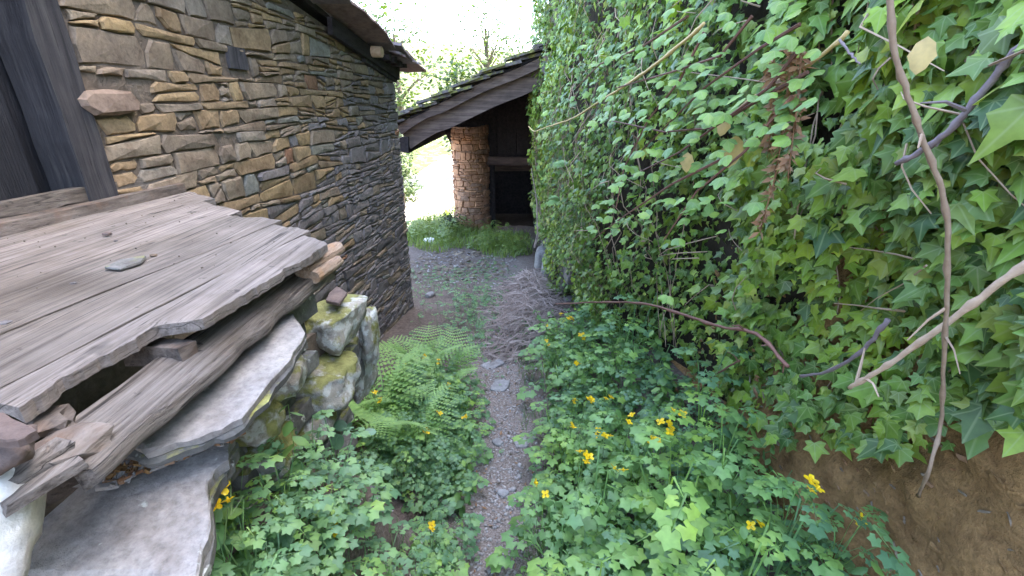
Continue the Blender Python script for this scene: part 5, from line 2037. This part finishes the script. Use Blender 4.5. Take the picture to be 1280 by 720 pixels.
for k, (px, py, ex, lb) in enumerate([((596), 571, (.065, .045, .022), 'oval flat grey stone at the left edge of the gravel path'), (651, 555, (.045, .045, .018), 'squarish grey stone sunk at the right edge of the path'),
                                     (625, 483, (.09, .07, .02), 'large flat pale slab in the middle of the path'), (617, 456, (.10, .06, .02), 'dusty flat stone above the pale slab on the path'),
                                     (629, 617, (.03, .025, .014), 'small blue grey stone at the right of the near path'), (622, 553, (.035, .03, .012), 'small flat stone between the oval stone and the squarish stone'),
                                     (538, 370, (.07, .05, .05), 'lichened cobble at the foot of the house corner'), (537, 302, (.16, .12, .07), 'whitish rock in the grass left of the pillar'),
                                     (636, 438, (.03, .03, .02), 'pinkish pebble before the dead twig heap')]):
    p = ray_h(px, py, .005)
    o = chunk('path_stone', M['plainrock' if k != 7 else 'white'], None, p, ex, k * 2.7 + 1, 3, .2, (0, 0, rnd.uniform(0, 3)), .7)
    tag(o, lb, 'stone')
for k, (x, y, ex, lb) in enumerate([(.44, 6.3, (.12, .2, .22), 'big grey rock at the far foot of the ivy'), (.47, 5.7, (.10, .16, .15), 'smaller grey rock at the far foot of the ivy, nearer the twig heap')]):
    o = chunk('rock', M['plainrock'], None, (x, y, gz(x, y) + .1), ex, k * 5.1 + 2, 3, .25)
    tag(o, lb, 'rock')

LB = MB()
for k in range(700):
    y = rnd.uniform(1.0, 5.2) ; x = path_x(y) + rnd.gauss(0, .22)
    q = Vector((x, y, gz(x, y) + .006)); a = rnd.uniform(0, 6); r = rnd.uniform(.005, .016)
    d, e_ = Vector((math.cos(a), math.sin(a), rnd.gauss(0, .3))) * r, Vector((-math.sin(a), math.cos(a), rnd.gauss(0, .4))) * r * rnd.uniform(.15, .6)
    LB.add([q - d, q + e_, q + d + Vector((0, 0, r * .4)), q - e_], [(0, 1, 2), (0, 2, 3)], rnd.randrange(2))
tag(LB.build('leaf_litter', [M['deadfern'], M['bark']], None), 'brown leaf litter and broken bits lying on the path', 'litter', None, 'stuff')
# flat slate chips on the dusty ground by the house corner
b = MB()
for k in range(230):
    x, y = rnd.uniform(-1.5, -.1), rnd.uniform(5.6, 7.5)
    a = rnd.uniform(0, 6)
    c = Vector((x, y, gz(x, y) + .004))
    r = rnd.uniform(.012, .05)
    slate_piece(b, c, Vector((math.cos(a), math.sin(a), rnd.gauss(0, .2))) * r, Vector((-math.sin(a), math.cos(a), rnd.gauss(0, .2))) * r * .6, Vector((0, 0, 1)), .006)
o = b.build('slate_scree', M['tan'], None)
tag(o, 'small broken slate strewn over the bare ground past the house corner', 'scree', None, 'stuff')

# ---------------------------------------------------------------- trees and bushes beyond
def tree(p, H, R, n, label, lsize=.12, name='tree', cat='tree', trunk=True, group=None):
    p = Vector(p)
    root = empty(name, p, label, cat, group)
    b = MB()
    b.tube([p - Vector((0, 0, .2)), p + Vector((.05, 0, H * .35)), p + Vector((0, .1, H * .8))], R * .08 + .02, R * .02 + .006, 7)
    cl = []
    for k in range(14):
        a = rnd.uniform(0, 2 * PI); u = rnd.random()
        d = Vector((math.cos(a) * R * rnd.uniform(.3, .9), math.sin(a) * R * rnd.uniform(.3, .9), H * (.25 + .7 * u)))
        d.x *= math.sin(PI * min(1, .2 + u * .75)); d.y *= math.sin(PI * min(1, .2 + u * .75))
        st = p + Vector((0, 0, d.z * .6))
        b.tube([st, st.lerp(p + d, .5) + Vector((0, 0, .08)), p + d], R * .025 + .005, .004, 4)
        cl.append(p + d)
    b.build('trunk', M['bark'], root)
    ms = []
    for i in range(n):
        c = cl[rnd.randrange(len(cl))]
        q = c + Vector((rnd.gauss(0, R * .24), rnd.gauss(0, R * .24), rnd.gauss(0, R * .20)))
        ms.append(frame((rnd.gauss(0, .6), rnd.gauss(-.2, .6), 1), (rnd.gauss(0, 1), rnd.gauss(0, 1), -.4), lsize * rnd.uniform(.6, 1.3), q - p))
    o = bpy.data.objects.new('crown', scatter_mesh('crown', OVAL[0], OVAL[1], np.array(ms), M['tree'], OVAL[2]))
    COL.objects.link(o)
    o.parent = root
tr = [(-1.2, 15.5, 3.6, 1.5, 2200, 'yellow green tree rising just behind the shed roof'), (-4.3, 19, 5.0, 2.2, 2200, 'pale sunlit tree seen between house eaves and shed roof'),
      (2.5, 22, 6.0, 2.6, 2000, 'tall tree beyond the shed, hidden mostly by the ivy'), (-9, 28, 6.5, 3, 1800, 'rounded tree far up the sunlit hillside on the left'), (-1.5, 30, 5.5, 3, 1800, 'far tree at the top of the sunlit hillside')]
for x, y, H, Rr, n, lb in tr:
    tree((x, y, gz(x, y)), H, Rr, n, lb, .16)
bs_ = [(-2.9, 12.2, 1.2, .6, 900, 'sunlit bush just past the house corner under the shed eave'), (-3.6, 14.6, 1.8, .9, 1000, 'larger bush behind the sunlit track'), (-.6, 13.6, .8, .5, 500, 'low bush beside the track behind the pillar'),
       (-1.25, 9.35, .45, .28, 420, 'small yellow green bush at the left foot of the round pillar')]
for x, y, H, Rr, n, lb in bs_:
    tree((x, y, gz(x, y)), H, Rr, n, lb, .09 if H > .6 else .045, 'bush', 'bush')
